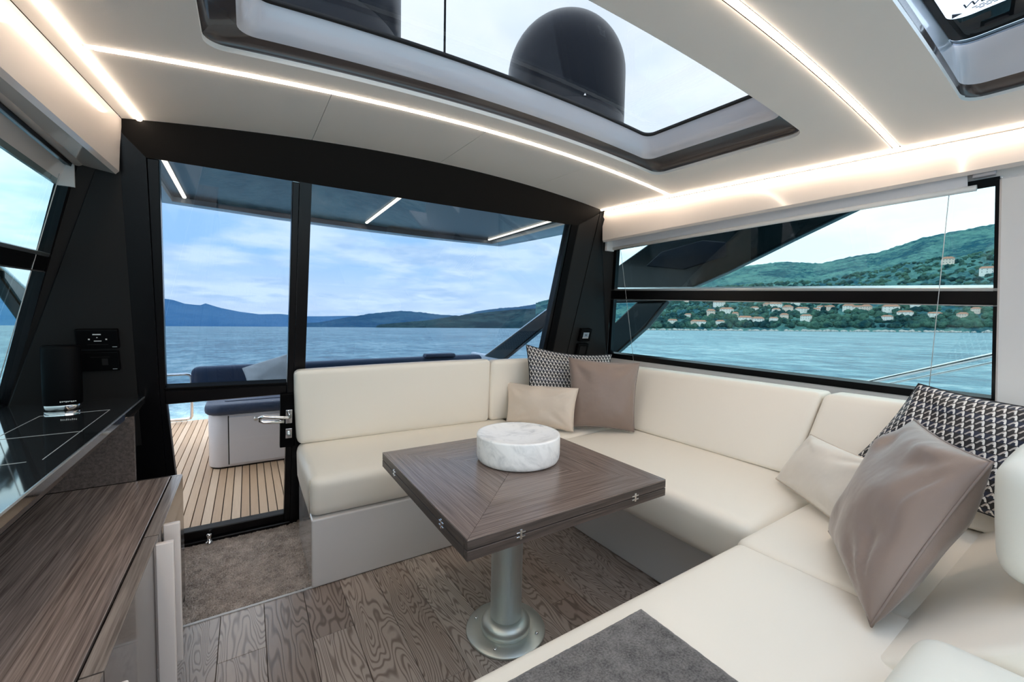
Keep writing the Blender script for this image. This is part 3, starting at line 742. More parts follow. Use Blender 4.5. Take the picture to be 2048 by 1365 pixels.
# ------------------------------------------------------------------ table
TX0, TX1, TY0, TY1, TZ = .457, 1.238, .897, 1.669, .643
tcx, tcy = (TX0 + TX1) / 2, (TY0 + TY1) / 2
tb = root('saloon_table', (tcx, tcy, 0), 'square dark wood fold-out table on a metal pedestal', 'table')
G = .0009
tops = [((TX0, TY0), (TX1, TY0), math.pi / 2), ((TX1, TY0), (TX1, TY1), 0), ((TX1, TY1), (TX0, TY1), math.pi / 2), ((TX0, TY1), (TX0, TY0), 0)]
for (a, b, rot) in tops:
    # each mitred triangle is its own veneer leaf, its grain parallel to the outer edge
    mid = Vector(((a[0] + b[0] + tcx) / 3, (a[1] + b[1] + tcy) / 3, 0))
    tri = [Vector((p[0], p[1], 0)) for p in (a, b, (tcx, tcy))]
    tri = [p + (mid - p).normalized() * G for p in tri]
    R_ = Matrix.Rotation(-rot, 4, 'Z')
    bm = bm_prism([R_ @ (p - mid) for p in tri], (0, 0, .004)); me = bpy.data.meshes.new('top_leaf'); bm.to_mesh(me); bm.free(); me.materials.append(MATS['table_wood'])
    o = bpy.data.objects.new('top_leaf', me); COL.objects.link(o); o.parent = tb
    o.location = Vector((mid.x, mid.y, TZ - .004)) - wloc(tb); o.rotation_euler = (0, 0, rot)
def slab_edge(z0, z1, nm):
    # wooden edge band with horizontal grain, one rail per side
    for (x0_, x1_, y0_, y1_, rot) in ((TX0, TX1, TY0, TY0 + .02, 1), (TX0, TX1, TY1 - .02, TY1, 1), (TX0, TX0 + .02, TY0 + .02, TY1 - .02, 0), (TX1 - .02, TX1, TY0 + .02, TY1 - .02, 0)):
        cx, cy = (x0_ + x1_) / 2, (y0_ + y1_) / 2; hx, hy = (x1_ - x0_) / 2, (y1_ - y0_) / 2
        if rot: hx, hy = hy, hx
        bm = bm_box(-hx, hx, -hy, hy, 0, z1 - z0, .0008, 1); me = bpy.data.meshes.new(nm); bm.to_mesh(me); bm.free(); me.materials.append(MATS['table_edge'])
        o = bpy.data.objects.new(nm, me); COL.objects.link(o); o.parent = tb; o.location = Vector((cx, cy, z0)) - wloc(tb); o.rotation_euler = (0, 0, math.pi / 2 * rot)
slab_edge(TZ - .029, TZ - .0042, 'upper_edge'); slab_edge(TZ - .058, TZ - .0315, 'lower_edge')
box('core', TX0 + .004, TX1 - .004, TY0 + .004, TY1 - .004, TZ - .055, TZ - .0045, 'groove_dark', tb)
def hinge(cx, cy, ax):
    def bb(u0, u1, z0, z1, d):
        if ax == 'y': return (cx + u0, cx + u1, cy - d, cy + .002, TZ - .030 + z0, TZ - .030 + z1)
        return (cx - d, cx + .002, cy + u0, cy + u1, TZ - .030 + z0, TZ - .030 + z1)
    h = box('hinge', *bb(-.004, .004, -.014, .014, .0022), 'chrome', tb, .0008, 1)
    for z in (.005, -.007): box('hinge_leaf', *bb(-.015, .015, z - .0022, z + .0022, .0018), 'chrome', h, .0008, 1)
for cx in (.62, 1.08): hinge(cx, TY0, 'y')
for cy in (1.06, 1.505): hinge(TX0, cy, 'x')
pc = (.826, 1.285, 0)
lathe('foot_plate', [(0, .0005), (.150, .0005), (.153, .004), (.150, .010), (.085, .013), (0, .013)], 'steel_green', tb, pc, 64)
lathe('collar', [(.062, .012), (.094, .013), (.094, .035), (.088, .046), (.072, .058), (.064, .060), (.060, .060)], 'steel_green', tb, pc, 56)
lathe('pedestal', [(0, .013), (.060, .013), (.060, .56), (.075, .57), (.09, .584), (0, .584)], 'steel', tb, pc, 56)
for k in range(4):
    a = math.radians(40 + 90 * k); lathe('screw', [(0, .019), (.005, .018), (.007, .0135), (.007, .012)], 'chrome', tb, (pc[0] + .123 * math.cos(a), pc[1] + .123 * math.sin(a), 0), 14)

bw = lathe('marble_bowl', [(0, .002), (.150, .002), (.158, .006), (.163, .016), (.165, .03), (.165, .100), (.1635, .1055), (.158, .107), (.150, .106), (.135, .101), (.10, .095), (.05, .092), (0, .091)], 'marble', None, (.90, 1.335, TZ), 80)
tag(bw, 'round white marble drum bowl with grey veins on the dark table', 'bowl')

# ------------------------------------------------------------------ throw pillows
def pillow(name, bl, br, tl, tr, T, mat, pipe, label, group, sag=.06, seed=0, seedw=.010, top_dip=0.0):
    """bl, br, tl, tr: corner points; T: thickness"""
    bl, br, tl, tr = [Vector(p) for p in (bl, br, tl, tr)]
    c0 = (bl + br) / 2; rt = root(name, c0, label, 'pillow', group)
    nrm = ((br - bl).cross(tl - bl)).normalized()
    n = 36; bm = bmesh.new(); uvl = bm.loops.layers.uv.new('UVMap')
    W_ = ((br - bl).length + (tr - tl).length) / 2; H_ = ((tl - bl).length + (tr - br).length) / 2
    def outline(u, v):
        # edges curve inwards between the pointed corners
        uu = u * (1 - sag * (1 - v * v) * abs(u) ** 1.5); vv = v * (1 - sag * (1 - u * u) * abs(v) ** 1.5)
        if v > 0: vv -= top_dip * (1 - u * u) * v
        return bl.lerp(br, (uu + 1) / 2).lerp(tl.lerp(tr, (uu + 1) / 2), (vv + 1) / 2)
    grids = []
    for sgn in (1, -1):
        gr = []
        for i in range(n + 1):
            row = []
            for j in range(n + 1):
                u, v = 2 * i / n - 1, 2 * j / n - 1
                u = math.sin(u * math.pi / 2) * .5 + u * .5; v = math.sin(v * math.pi / 2) * .5 + v * .5
                e = max(0, (1 - u ** 2) * (1 - v ** 2))
                th = T / 2 * e ** .46
                wr = seedw * mnoise.noise(Vector((u * 1.6 + seed, v * 1.6, sgn * 3.0 + seed))) * min(1.0, e * 2.0)
                wr += seedw * .6 * mnoise.noise(Vector((u * 4 + seed, v * 1.3 + 5, sgn * 2))) * min(1.0, e * 2.5) * (u * u + v * v)
                for cu_, cv_ in ((-1, -1), (1, -1), (1, 1), (-1, 1)):
                    du, dv = u - cu_, v - cv_; dd = math.hypot(du, dv)
                    if dd < 1.5:
                        an = math.atan2(dv, du)
                        wr += seedw * 1.1 * mnoise.noise(Vector((an * 3.2 + seed * 2.1 + cu_ * 3, cv_ * 4, sgn * 1.5))) * math.exp(-((dd - .55) / .38) ** 2) * min(1.0, e * 3.0)
                p = outline(u, v) + nrm * sgn * (th + wr + .0005)
                row.append((bm.verts.new(p), ((u + 1) / 2 * W_ / .46, (v + 1) / 2 * H_ / .46)))
            gr.append(row)
        grids.append(gr)
    for sgn, gr in zip((1, -1), grids):
        for i in range(n):
            for j in range(n):
                q = [gr[i][j], gr[i + 1][j], gr[i + 1][j + 1], gr[i][j + 1]]
                if sgn < 0: q = q[::-1]
                f = bm.faces.new([a[0] for a in q])
                for l_, a in zip(f.loops, q): l_[uvl].uv = a[1]
    bmesh.ops.remove_doubles(bm, verts=bm.verts[:], dist=.0012)
    add('cover', bm, mat, rt, True)
    edge = []
    m_ = 20
    for k in range(m_): edge.append(outline(-1 + 2 * k / m_, -1))
    for k in range(m_): edge.append(outline(1, -1 + 2 * k / m_))
    for k in range(m_): edge.append(outline(1 - 2 * k / m_, 1))
    for k in range(m_): edge.append(outline(-1, 1 - 2 * k / m_))
    add('piping', bm_tube(edge, .0032, 6, True), pipe, rt, True)
    return rt
GA, GB = 'pillows heaped in the far sofa corner', 'pillows heaped in the near sofa corner'
pillow('throw_pillow', (1.50, 2.13, .54), (2.00, 1.94, .54), (1.505, 2.165, 1.035), (2.165, 2.05, .962), .12, 'feather_print', 'piping_black', 'black and white feather print pillow in the far corner behind the brown one', GA, .07, 1, top_dip=.07)
pillow('throw_pillow', (1.672, 1.925, .535), (1.945, 1.642, .535), (1.710, 1.985, .962), (2.035, 1.697, .942), .13, 'satin_brown', 'piping_brown', 'upright taupe-brown satin pillow in the far corner beside the cream lumbar pillow', GA, .07, 2)
pillow('throw_pillow', (1.412, 2.235, .530), (1.648, 1.852, .525), (1.452, 2.298, .775), (1.690, 1.865, .783), .11, 'satin_cream', 'piping_cream', 'small beige satin lumbar pillow in the far corner behind the marble bowl', GA, .05, 3)
pillow('throw_pillow', (2.06, .66, .60), (1.95, .15, .60), (2.10, .455, .989), (2.02, .01, .955), .15, 'feather_print', 'piping_black', 'black and white feather print pillow against the near side backrest', GB, .08, 4, .018)
pillow('throw_pillow', (1.567, .523, .535), (1.154, .297, .535), (1.755, .383, .910), (1.367, .170, .908), .17, 'satin_brown', 'piping_brown', 'large taupe-brown satin pillow leaning in the near corner with visible seam', GB, .06, 5, .020)
pillow('throw_pillow', (1.905, .835, .535), (1.62, .48, .53), (1.955, .735, .746), (1.72, .43, .75), .11, 'satin_cream_pale', 'piping_cream', 'small pale cream lumbar pillow half hidden by the near brown pillow', GB, .05, 6)

# felt mat on the near seat
bm = bmesh.new(); nx, ny = 60, 60
g2 = [[bm.verts.new((.34 + .43 * i / nx, .19 + .42 * j / ny, .5205 + .0035 + .0012 * random.random() + (.003 if 0 < i < nx and 0 < j < ny else 0))) for j in range(ny + 1)] for i in range(nx + 1)]
for i in range(nx):
    for j in range(ny): bm.faces.new((g2[i][j], g2[i + 1][j], g2[i + 1][j + 1], g2[i][j + 1]))
fm = add('felt_mat', bm, 'felt', None, True); md = fm.modifiers.new('thick', 'SOLIDIFY'); md.thickness = .005; md.offset = -1
tag(fm, 'dark grey felt mat lying on the near cream seat', 'mat')

# ------------------------------------------------------------------ counter and cabinet on the left
ct = root('counter', (-.58, 1.0, .54), 'dark glossy counter with thin inlaid lines below the left window', 'counter')
prism('worktop', [(-.385, 2.375, .795), (-.385, -1.6, .795), (-.80, -1.6, .795), (-.80, 2.365, .795)], (0, 0, .03), 'counter_gloss', ct, .002, 1)
box('edge_strip', -.386, -.383, -1.6, 2.37, .8205, .8262, 'alu', ct)
prism('fascia', [(-.388, 2.37, .794), (-.388, -1.6, .794), (-.405, -1.6, .765), (-.405, 2.38, .765)], (-.02, 0, 0), 'cabinet_face', ct)
box('end_panel', -.612, -.372, 2.094, 2.110, .5415, .794, 'fascia_wood', ct, .001, 1)
box('recess_back', -.63, -.613, -1.6, 2.094, .5415, .79, 'black_matte', ct)
box('underside', -.80, -.40, -1.6, 2.36, .785, .794, 'black_matte', ct)
def inlay(a, b, wd=.0016):
    a, b = Vector((*a, .8252)), Vector((*b, .8252)); t = (b - a).normalized(); s_ = Vector((-t.y, t.x, 0)) * wd / 2
    prism('inlay_line', [a - s_, b - s_, b + s_, a + s_], (0, 0, .0005), 'inlay', ct)
inlay((-.442, 2.11), (-.616, 2.086)); inlay((-.442, 2.11), (-.434, 1.475)); inlay((-.616, 2.086), (-.61, .2)); inlay((-.434, 1.769), (-.605, 1.758)); inlay((-.46, 1.47), (-.605, 1.46))

sp = root('speaker', (-.588, 2.20, .826), 'black oval table speaker standing on the dark counter', 'speaker')
def oval(a, b, n=40, e=2.6):
    return [(a * math.copysign(abs(math.cos(t)) ** (2 / e), math.cos(t)), b * math.copysign(abs(math.sin(t)) ** (2 / e), math.sin(t))) for t in [2 * math.pi * k / n for k in range(n)]]
def oval_loft(nm, prof, mat, parent, c):
    bm = bmesh.new(); R_ = []
    for sc_, z in prof: R_.append([bm.verts.new((c[0] + x * sc_, c[1] + y * sc_, c[2] + z)) for x, y in oval(.052, .04)])
    for A, B in zip(R_, R_[1:]):
        for k in range(len(A)): bm.faces.new((A[k], A[(k + 1) % len(A)], B[(k + 1) % len(A)], B[k]))
    bm.faces.new(R_[0]); bm.faces.new(R_[-1]); bmesh.ops.recalc_face_normals(bm, faces=bm.faces[:])
    return sharp(add(nm, bm, mat, parent, True), 50)
oval_loft('body', [(.95, .018), (1.0, .024), (1.0, .226), (.985, .236), (.90, .240)], 'black_matte', sp, (-.588, 2.20, .826))
oval_loft('foot', [(.90, .0005), (.96, .004), (.96, .018), (.92, .019)], 'chrome', sp, (-.588, 2.20, .826))
for k in range(9): box('marking', -.586 + k * .005, -.583 + k * .005, 2.1580, 2.1592, .856 + .001 * (k % 3), .861, 'print_white', sp)

cab = root('sideboard', (-.42, .6, 0), 'low grey-brown wood sideboard with cream handles beside the door', 'cabinet')
box('carcass', -.60, -.278, -1.6, 2.085, .04, .512, 'groove_dark', cab)
box('top_board', -.612, -.268, -1.6, 2.091, .512, .54, 'cabinet_wood', cab, .001, 1)
box('plinth', -.60, -.30, -1.6, 2.06, .001, .04, 'black_matte', cab)
box('end_panel', -.60, -.232, 2.091, 2.101, .005, .54, 'cabinet_face', cab, .001, 1)
edges = [2.090, 1.552, 1.000, .45, -.1, -.65]
for i, (ya_, yb_) in enumerate(zip(edges, edges[1:])):
    d = box('door', -.262, -.229, yb_ + .002, ya_ - .002, .05, .5396, ['cabinet_face'], cab, .001, 1)
    box('top_edge', -.2618, -.2292, yb_ + .0024, ya_ - .0024, .5397, .5402, 'door_edge_wood', d)
    hy = (1.615, 1.487, .945, .50, -.16)[i]
    hb = cushion('handle', boxpts(-.227, -.186, hy - .008, hy + .008, .09, .543), 'handle_cream', d, .004, dens=2)

# ------------------------------------------------------------------ control panels
def panel(name, c, wx, hz, label, marks, screen=False):
    o = root(name, BP(c[0], c[1] - hz / 2, -.03), label, 'control panel')
    x, z = c; d0 = -.030
    bslab('bezel', [(x - wx / 2, z - hz / 2), (x + wx / 2, z - hz / 2), (x + wx / 2, z + hz / 2), (x - wx / 2, z + hz / 2)], d0 - .014, d0 + .03, 'black_matte', o, .004, 2)
    for (a, b, c_, d, m) in marks: bslab('mark', [(x + a, z + c_), (x + b, z + c_), (x + b, z + d), (x + a, z + d)], d0 - .0150, d0 - .0138, m, o)
    return o
panel('radio_panel', (-.507, 1.095), .125, .078, 'black radio panel with tiny white symbols on the left pillar', [(-.012, .012, .018, .022, 'print_white'), (-.010, .012, -.008, -.005, 'print_white'), (-.026, -.021, -.002, .003, 'print_white'), (.024, .029, -.002, .003, 'print_white'), (-.002, .002, .006, .009, 'print_white'), (.042, .056, -.032, -.030, 'steel'), (-.03, .03, -.022, -.0205, 'charcoal')])
panel('socket_panel', (-.513, 1.003), .128, .080, 'plain black panel under the radio on the left pillar', [(-.02, .036, .018, .020, 'charcoal'), (.042, .056, -.033, -.031, 'steel'), (.012, .03, -.015, .012, 'charcoal')])
panel('climate_panel', (2.122, 1.098), .105, .095, 'small black panel with lit grey display on the right pillar', [(-.028, .028, -.012, .022, 'screen_grey'), (-.028, -.018, -.022, -.014, 'print_white'), (-.013, -.003, -.022, -.014, 'print_white'), (.002, .012, -.022, -.014, 'print_white'), (.017, .027, -.022, -.014, 'print_white'), (-.012, .012, -.004, .010, 'black_matte')])
panel('socket_panel', (2.122, .985), .105, .095, 'plain black socket panel below the display on the right pillar', [(-.03, .03, -.03, .03, 'black_frame')])

# ------------------------------------------------------------------ cockpit outside
deck = box('cockpit_deck', -1.35, 3.05, 2.62, 5.75, -.10, -.016, 'groove_dark'); tag(deck, 'teak planked cockpit deck with black caulking behind the glass door', 'deck', kind='structure')
SPC = .0473
for i in range(-26, 22):
    xa = -.001 + i * SPC
    for ya_, yb_ in ((2.64, 5.7),):
        box('deck_plank', xa + .0028, xa + SPC - .0028, ya_, yb_, -.016, 0, 'teak', deck)
bm = bmesh.new()
for i in range(22, 62):
    xa = -.001 + i * SPC
    b2 = bm_box(xa + .0028, xa + SPC - .0028, 2.64, 5.7, -.016, 0); me = bpy.data.meshes.new('t'); b2.to_mesh(me); b2.free(); bm.from_mesh(me); bpy.data.meshes.remove(me)
o = add('deck_planking', bm, 'teak', deck); o['kind'] = 'stuff'
hull = root('hull', (XC, 4, -1.2), 'white hull side and bulwark outside the windows', 'hull', kind='structure')
for s in (1, -1):
    X = lambda x: x if s > 0 else 2 * XC - x
    hexa('bulwark', [(X(2.96), -3, -.9), (X(3.05), -3, -.9), (X(3.05), 5.8, -.9), (X(2.96), 5.8, -.9), (X(2.96), -3, .62), (X(3.05), -3, .62), (X(3.05), 5.8, .66), (X(2.96), 5.8, .66)], 'white_grp', hull, .02, 2)
    hexa('side_deck', [(X(2.47), -3, .18), (X(2.97), -3, .18), (X(2.97), 2.5, .18), (X(2.47), 2.5, .18), (X(2.47), -3, .22), (X(2.97), -3, .22), (X(2.97), 2.5, .22), (X(2.47), 2.5, .22)], 'white_grp', hull)

cs = root('cockpit_sofa', (1.0, 4.2, 0), 'white cockpit bench with navy cushions standing on the teak deck', 'sofa')
def rbase(x0_, x1_, y0_, y1_, z0, z1, r, nm, mat, parent, rv=.008):
    lpz = rrect(x0_, x1_, y0_, y1_, r, 8)
    bm = bm_prism([(x, y, z0) for x, y in lpz], (0, 0, z1 - z0))
    es = [e for e in bm.edges if abs(e.verts[0].co.z - e.verts[1].co.z) < 1e-6]
    bmesh.ops.bevel(bm, geom=es, offset=rv, segments=3, profile=.5, affect='EDGES')
    return sharp(add(nm, bm, mat, parent, True), 40)
rbase(-.265, 2.3, 3.79, 4.72, .012, .42, .10, 'base', 'white_grp', cs)
rbase(-.255, 2.28, 3.80, 4.71, .001, .012, .09, 'shadow_gap', 'black_matte', cs, .002)
d = box('locker_door', -.130, .62, 3.782, 3.792, .03, .40, 'white_grp', cs, .003)
box('door_gap', -.137, -.130, 3.786, 3.791, .03, .41, 'black_matte', cs)
tube('lock', [(.045, 3.776, .372), (.045, 3.783, .372)], .016, 'steel', d, 18)
rbase(-.285, 2.32, 3.755, 4.72, .42, .505, .11, 'seat_cushion', 'navy', cs, .03)
rbase(-.16, .62, 3.88, 4.40, .505, .511, .03, 'seat_panel', 'navy', cs, .003)
cushion('back_cushion', [(-.42, 4.42, .47), (2.45, 4.42, .47), (2.45, 4.66, .47), (-.42, 4.66, .47), (-.42, 4.47, .715), (2.45, 4.47, .745), (2.45, 4.62, .745), (-.42, 4.62, .715)], 'navy', cs, .05, (0, .005, .004))
cushion('head_roll', [(1.70, 4.44, .735), (2.08, 4.44, .735), (2.08, 4.56, .735), (1.70, 4.56, .735), (1.71, 4.45, .775), (2.07, 4.45, .775), (2.07, 4.55, .775), (1.71, 4.55, .775)], 'navy', cs, .015)
pillow('throw_pillow', (.00, 4.10, .52), (.50, 4.22, .52), (-.045, 4.33, .712), (.42, 4.40, .86), .13, 'linen', 'linen', 'off-white linen pillow on the navy cockpit bench', None, .05, 8)

rl = root('stern_rail', (-.62, 5.6, 0), 'looped stainless stern rail at the edge of the teak deck', 'rail')
tube('loop', [(-1.15, 5.6, .525)] + [(-.56, 5.6, .53), (-.535, 5.6, .522), (-.522, 5.6, .50), (-.520, 5.6, .28), (-.524, 5.6, .07), (-.536, 5.6, .048), (-.56, 5.6, .04)] + [(-1.15, 5.6, .038)], .016, 'chrome', rl, 12)
tube('post', [(-1.15, 5.6, .0), (-1.15, 5.6, .53)], .016, 'chrome', rl, 12)

# hardtop overhang with lights
oh = root('hardtop_overhang', (XC, 3.1, 2.0), 'dark hardtop overhang with light strips above the cockpit', 'roof')
hexa('soffit', [(-.52, 2.10, 2.002), (2.22, 2.10, 2.002), (2.10, 3.76, 2.002), (-.42, 3.76, 2.002), (-.52, 2.10, 2.05), (2.22, 2.10, 2.05), (2.10, 3.76, 2.05), (-.42, 3.76, 2.05)], 'overhang_dark', oh)
bm = bmesh.new()
inner = [(-.43, 2.1), (-.43, 3.72), (.2, 3.79), (XC, 3.81), (1.5, 3.79), (2.13, 3.72), (2.16, 2.1)]
mid = [(-.50, 2.1), (-.49, 3.78), (.2, 3.86), (XC, 3.88), (1.5, 3.86), (2.20, 3.78), (2.34, 2.1)]
outr = [(-.80, 2.1), (-.62, 3.92), (.2, 4.03), (XC, 4.06), (1.5, 4.03), (2.36, 3.92), (2.62, 2.1)]
R_ = [[bm.verts.new((x, y, 2.0)) for x, y in inner], [bm.verts.new((x, y, 1.965)) for x, y in inner], [bm.verts.new((x, y, 1.962)) for x, y in mid], [bm.verts.new((x, y, 1.99 if 0 < k < 6 else 2.0)) for k, (x, y) in enumerate(outr)], [bm.verts.new((x, y, 2.10)) for x, y in outr], [bm.verts.new((x, y, 2.13)) for x, y in inner]]
for A, B in zip(R_, R_[1:]):
    for k in range(6): bm.faces.new((A[k], A[k + 1], B[k + 1], B[k]))
bmesh.ops.recalc_face_normals(bm, faces=bm.faces[:])
rim = sharp(add('rim', bm, 'overhang_rim', oh, True), 30)
hexa('roof_top', [(-.6, 1.5, 2.10), (2.4, 1.5, 2.10), (2.2, 3.85, 2.10), (-.5, 3.85, 2.10), (-.6, 1.5, 2.14), (2.4, 1.5, 2.14), (2.2, 3.85, 2.14), (-.5, 3.85, 2.14)], 'wing_dark', oh)
for x, y0_, lab in ((-.36, 2.35, 'warm light strip under the overhang seen through the door pane'), (.87, 2.35, 'middle warm light strip under the overhang seen through the fixed pane'), (2.075, 2.35, 'warm light strip under the overhang by the right pillar')):
    strip_light([(x, y0_, 2.0), (x, 3.69, 2.0)], lab, .012, 'led_out', 'light strips under the cockpit overhang')

# side wings
def wing(s, label):
    X = 2.80 if s > 0 else 2 * XC - 2.80
    o = root('hardtop_wing', (X, 3.0, .6), label, 'wing')
    th = s * .07
    def pr(nm, poly, mat='wing_dark', dx=0, t=th): return prism(nm, [(X + dx, y, z) for y, z in poly], (t, 0, 0), mat, o, .012, 2)
    pr('upper_blade', [(.75, 1.90), (1.17, 1.735), (1.62, 1.55), (1.89, 1.455), (2.10, 1.36), (2.40, 1.36), (3.35, 1.36), (2.66, 1.675), (2.27, 1.85), (2.05, 2.02), (.75, 2.02)])
    pr('lower_leg', [(2.10, 1.36), (2.29, 1.15), (2.56, .94), (2.95, .66), (3.45, .66), (2.72, 1.12), (2.40, 1.36)])
    pr('aft_leg', [(3.35, 1.36), (3.71, 1.11), (4.55, .66), (5.05, .66), (3.67, 1.29), (3.35, 1.43)])
    pr('aft_leg_edge', [(3.30, 1.42), (3.67, 1.285), (5.05, .66), (5.07, .67), (3.68, 1.305), (3.31, 1.445)], 'alu', -s * .004, s * .07)
    pr('recess', [(1.62, 1.66), (1.95, 1.60), (2.30, 1.66), (2.15, 1.76), (1.80, 1.80), (1.62, 1.76)], 'dome_navy', -s * .012, s * .012)
wing(1, 'dark hardtop wing sweeping down outside the sofa window')
wing(-1, 'dark hardtop wing outside the left counter window')
sr = root('side_rail', (2.95, .6, .62), 'polished handrail outside the sofa window rising to the right', 'rail')
tube('rail', [(2.95, .98, .83), (2.95, .839, .885), (2.95, .395, 1.075), (2.95, -.6, 1.40)], .012, 'chrome', sr, 10)
tube('rail', [(2.96, .92, .82), (2.96, .80, .868), (2.96, .38, 1.045), (2.96, -.6, 1.36)], .006, 'steel', sr, 8)  # thin bar added to draw the handrail's shadow line
tube('stanchion', [(2.955, -.2, .60), (2.955, -.2, 1.27)], .012, 'chrome', sr, 10)

# domes and aerial on the roof, seen through the skylight
def dome(x, label):
    o = root('radome', (x, 1.80, 2.14), label, 'radome', 'domes on the roof')
    R0 = .315
    prof = [(0, .0), (R0 * .97, 0), (R0, .015), (R0, .115)]
    lathe('base', prof, 'dome_navy', o, (x, 1.80, 2.14), 64)
    prof = [(R0 - .003, .115), (R0, .120), (R0, .36)] + [(R0 * math.cos(a), .36 + R0 * math.sin(a)) for a in [math.pi / 2 * k / 14 for k in range(1, 14)]] + [(0, .36 + R0)]
    lathe('shell', prof, 'dome_navy', o, (x, 1.80, 2.14), 64)
    lathe('bolt', [(0, .012), (.006, .010), (.007, 0)], 'chrome', o, (x - .12, 1.80 - .29, 2.26), 10)
dome(1.475, 'dark navy dome seen whole through the skylight'); dome(.235, 'dark navy dome cut off at the top left of the skylight')
ar = root('aerial', (.85, 2.0, 2.14), 'thin black aerial between the two roof domes', 'aerial')
tube('mast', [(.85, 2.0, 2.14), (.85, 2.0, 4.4)], .006, 'rubber', ar, 8)
lathe('socket', [(0, .06), (.014, .05), (.02, .0)], 'black_frame', ar, (.85, 2.0, 2.14), 16)

# ------------------------------------------------------------------ sea, hills and houses
SEA0 = -1.0
def zsea(x, y): return SEA0 - .027 * y + .001 * x
bm = bmesh.new(); rings = []
for r in (0, 30, 120, 500, 2000, 8000, 26000):
    rings.append([bm.verts.new((r * math.sin(a), r * math.cos(a), zsea(r * math.sin(a), r * math.cos(a)))) for a in [2 * math.pi * k / 96 for k in range(96)]] if r else [bm.verts.new((0, 0, SEA0))])
for A, B in zip(rings, rings[1:]):
    for k in range(96):
        f = list(dict.fromkeys([A[k % len(A)], A[(k + 1) % len(A)], B[(k + 1) % 96], B[k]])); bm.faces.new(f)
bmesh.ops.recalc_face_normals(bm, faces=bm.faces[:])
sea = add('sea', bm, 'water', None, True, recenter=False); tag(sea, 'rippled blue-green sea reaching to the hills', 'sea', kind='stuff')

def interp(tab, a):
    if a <= tab[0][0]: return tab[0][1]
    for (a0, v0), (a1, v1) in zip(tab, tab[1:]):
        if a <= a1: t = (a - a0) / (a1 - a0); return v0 + (v1 - v0) * t
    return tab[-1][1]
def terrain(name, tab, r0, r1, mat, label, na=220, nr=46, rough=.06, freq=.012, tree=0.0, prof=.85):
    def h(a, r):
        e = interp(tab, a) * r1; t = min(max((r - r0) / (r1 - r0), 0), 1)
        x, y = r * math.sin(math.radians(a)), r * math.cos(math.radians(a))
        n_ = mnoise.fractal(Vector((x * freq, y * freq, 1.3)), 1.0, 2.0, 5)
        return e * (t ** prof * (1 + .0 * n_) + rough * n_ * 4 * t * (1 - t)) + 2.2 * min(1, t * 30)
    bm = bmesh.new(); G_ = []
    a0, a1 = tab[0][0], tab[-1][0]
    for i in range(na + 1):
        a = a0 + (a1 - a0) * i / na; row = []
        for j in range(nr + 4):
            t = j / nr; r = r0 + (r1 - r0) * t
            hh = h(a, r) if t <= 1 else h(a, r1) * (1 - (t - 1) * 5)
            hh += tree * (random.random() - .3) * min(1, t * 8)
            if j == 0: hh = -1.0
            x, y = r * math.sin(math.radians(a)), r * math.cos(math.radians(a))
            row.append(bm.verts.new((x, y, zsea(x, y) + hh)))
        G_.append(row)
    for i in range(na):
        for j in range(nr + 3): bm.faces.new((G_[i][j], G_[i + 1][j], G_[i + 1][j + 1], G_[i][j + 1]))
    bmesh.ops.recalc_face_normals(bm, faces=bm.faces[:])
    o = add(name, bm, mat, None, True, recenter=False); tag(o, label, 'hill'); return h
RT = [(36, .060), (37.96, .0683), (43.39, .0797), (47.34, .0847), (53.0, .0939), (56.53, .1129), (58.22, .1203), (61.48, .1308), (65.53, .1359), (67.45, .1321), (69.28, .1273), (71.83, .1353), (74.22, .1399), (77.45, .1584), (81.73, .1663), (86, .170), (95, .175), (110, .16), (125, .12)]
hR = terrain('wooded_hillside', RT, 520, 1300, 'forest', 'green wooded hillside with houses beyond the sofa window', 420, 90, .05, .006, 3.5)
terrain('distant_ridge', [(-40, .03), (-22, .045), (-14, .058), (-9, .054), (-7.38, .0507), (-6.76, .0493), (-5.72, .0426), (-4.42, .0406), (-3.97, .0448), (-2.62, .0368), (-.73, .0297), (1.25, .0254), (3.32, .0272), (5.47, .0226), (7.72, .0233), (11.24, .0254), (20, .022), (34, .03)], 9000, 12000, 'range_haze', 'hazy pale blue distant mountain range behind the door pane', 160, 14, .04, .0006)
terrain('headland', [(5.0, .004), (5.46, .0064), (7.71, .0101), (10.64, .0207), (13.69, .0306), (17.5, .0386), (20.13, .0358), (22.81, .0304), (25.53, .0284), (28.28, .0409), (31.05, .0473), (33.82, .0512), (36.59, .0598), (41, .0646)], 3200, 4300, 'forest_haze', 'hazy blue-green headland across the water in the aft window', 200, 24, .10, .0022, 6.0)
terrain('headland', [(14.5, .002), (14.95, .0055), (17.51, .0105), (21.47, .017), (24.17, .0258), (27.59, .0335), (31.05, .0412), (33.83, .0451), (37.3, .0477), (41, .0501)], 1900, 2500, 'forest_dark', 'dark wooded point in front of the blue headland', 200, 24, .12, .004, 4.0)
terrain('wooded_coast', [(-120, .07), (-95, .09), (-70, .08), (-45, .05), (-30, .03)], 1500, 2600, 'forest_haze', 'hazy blue-green coast beyond the left counter window', 120, 20, .08, .003, 4.0)

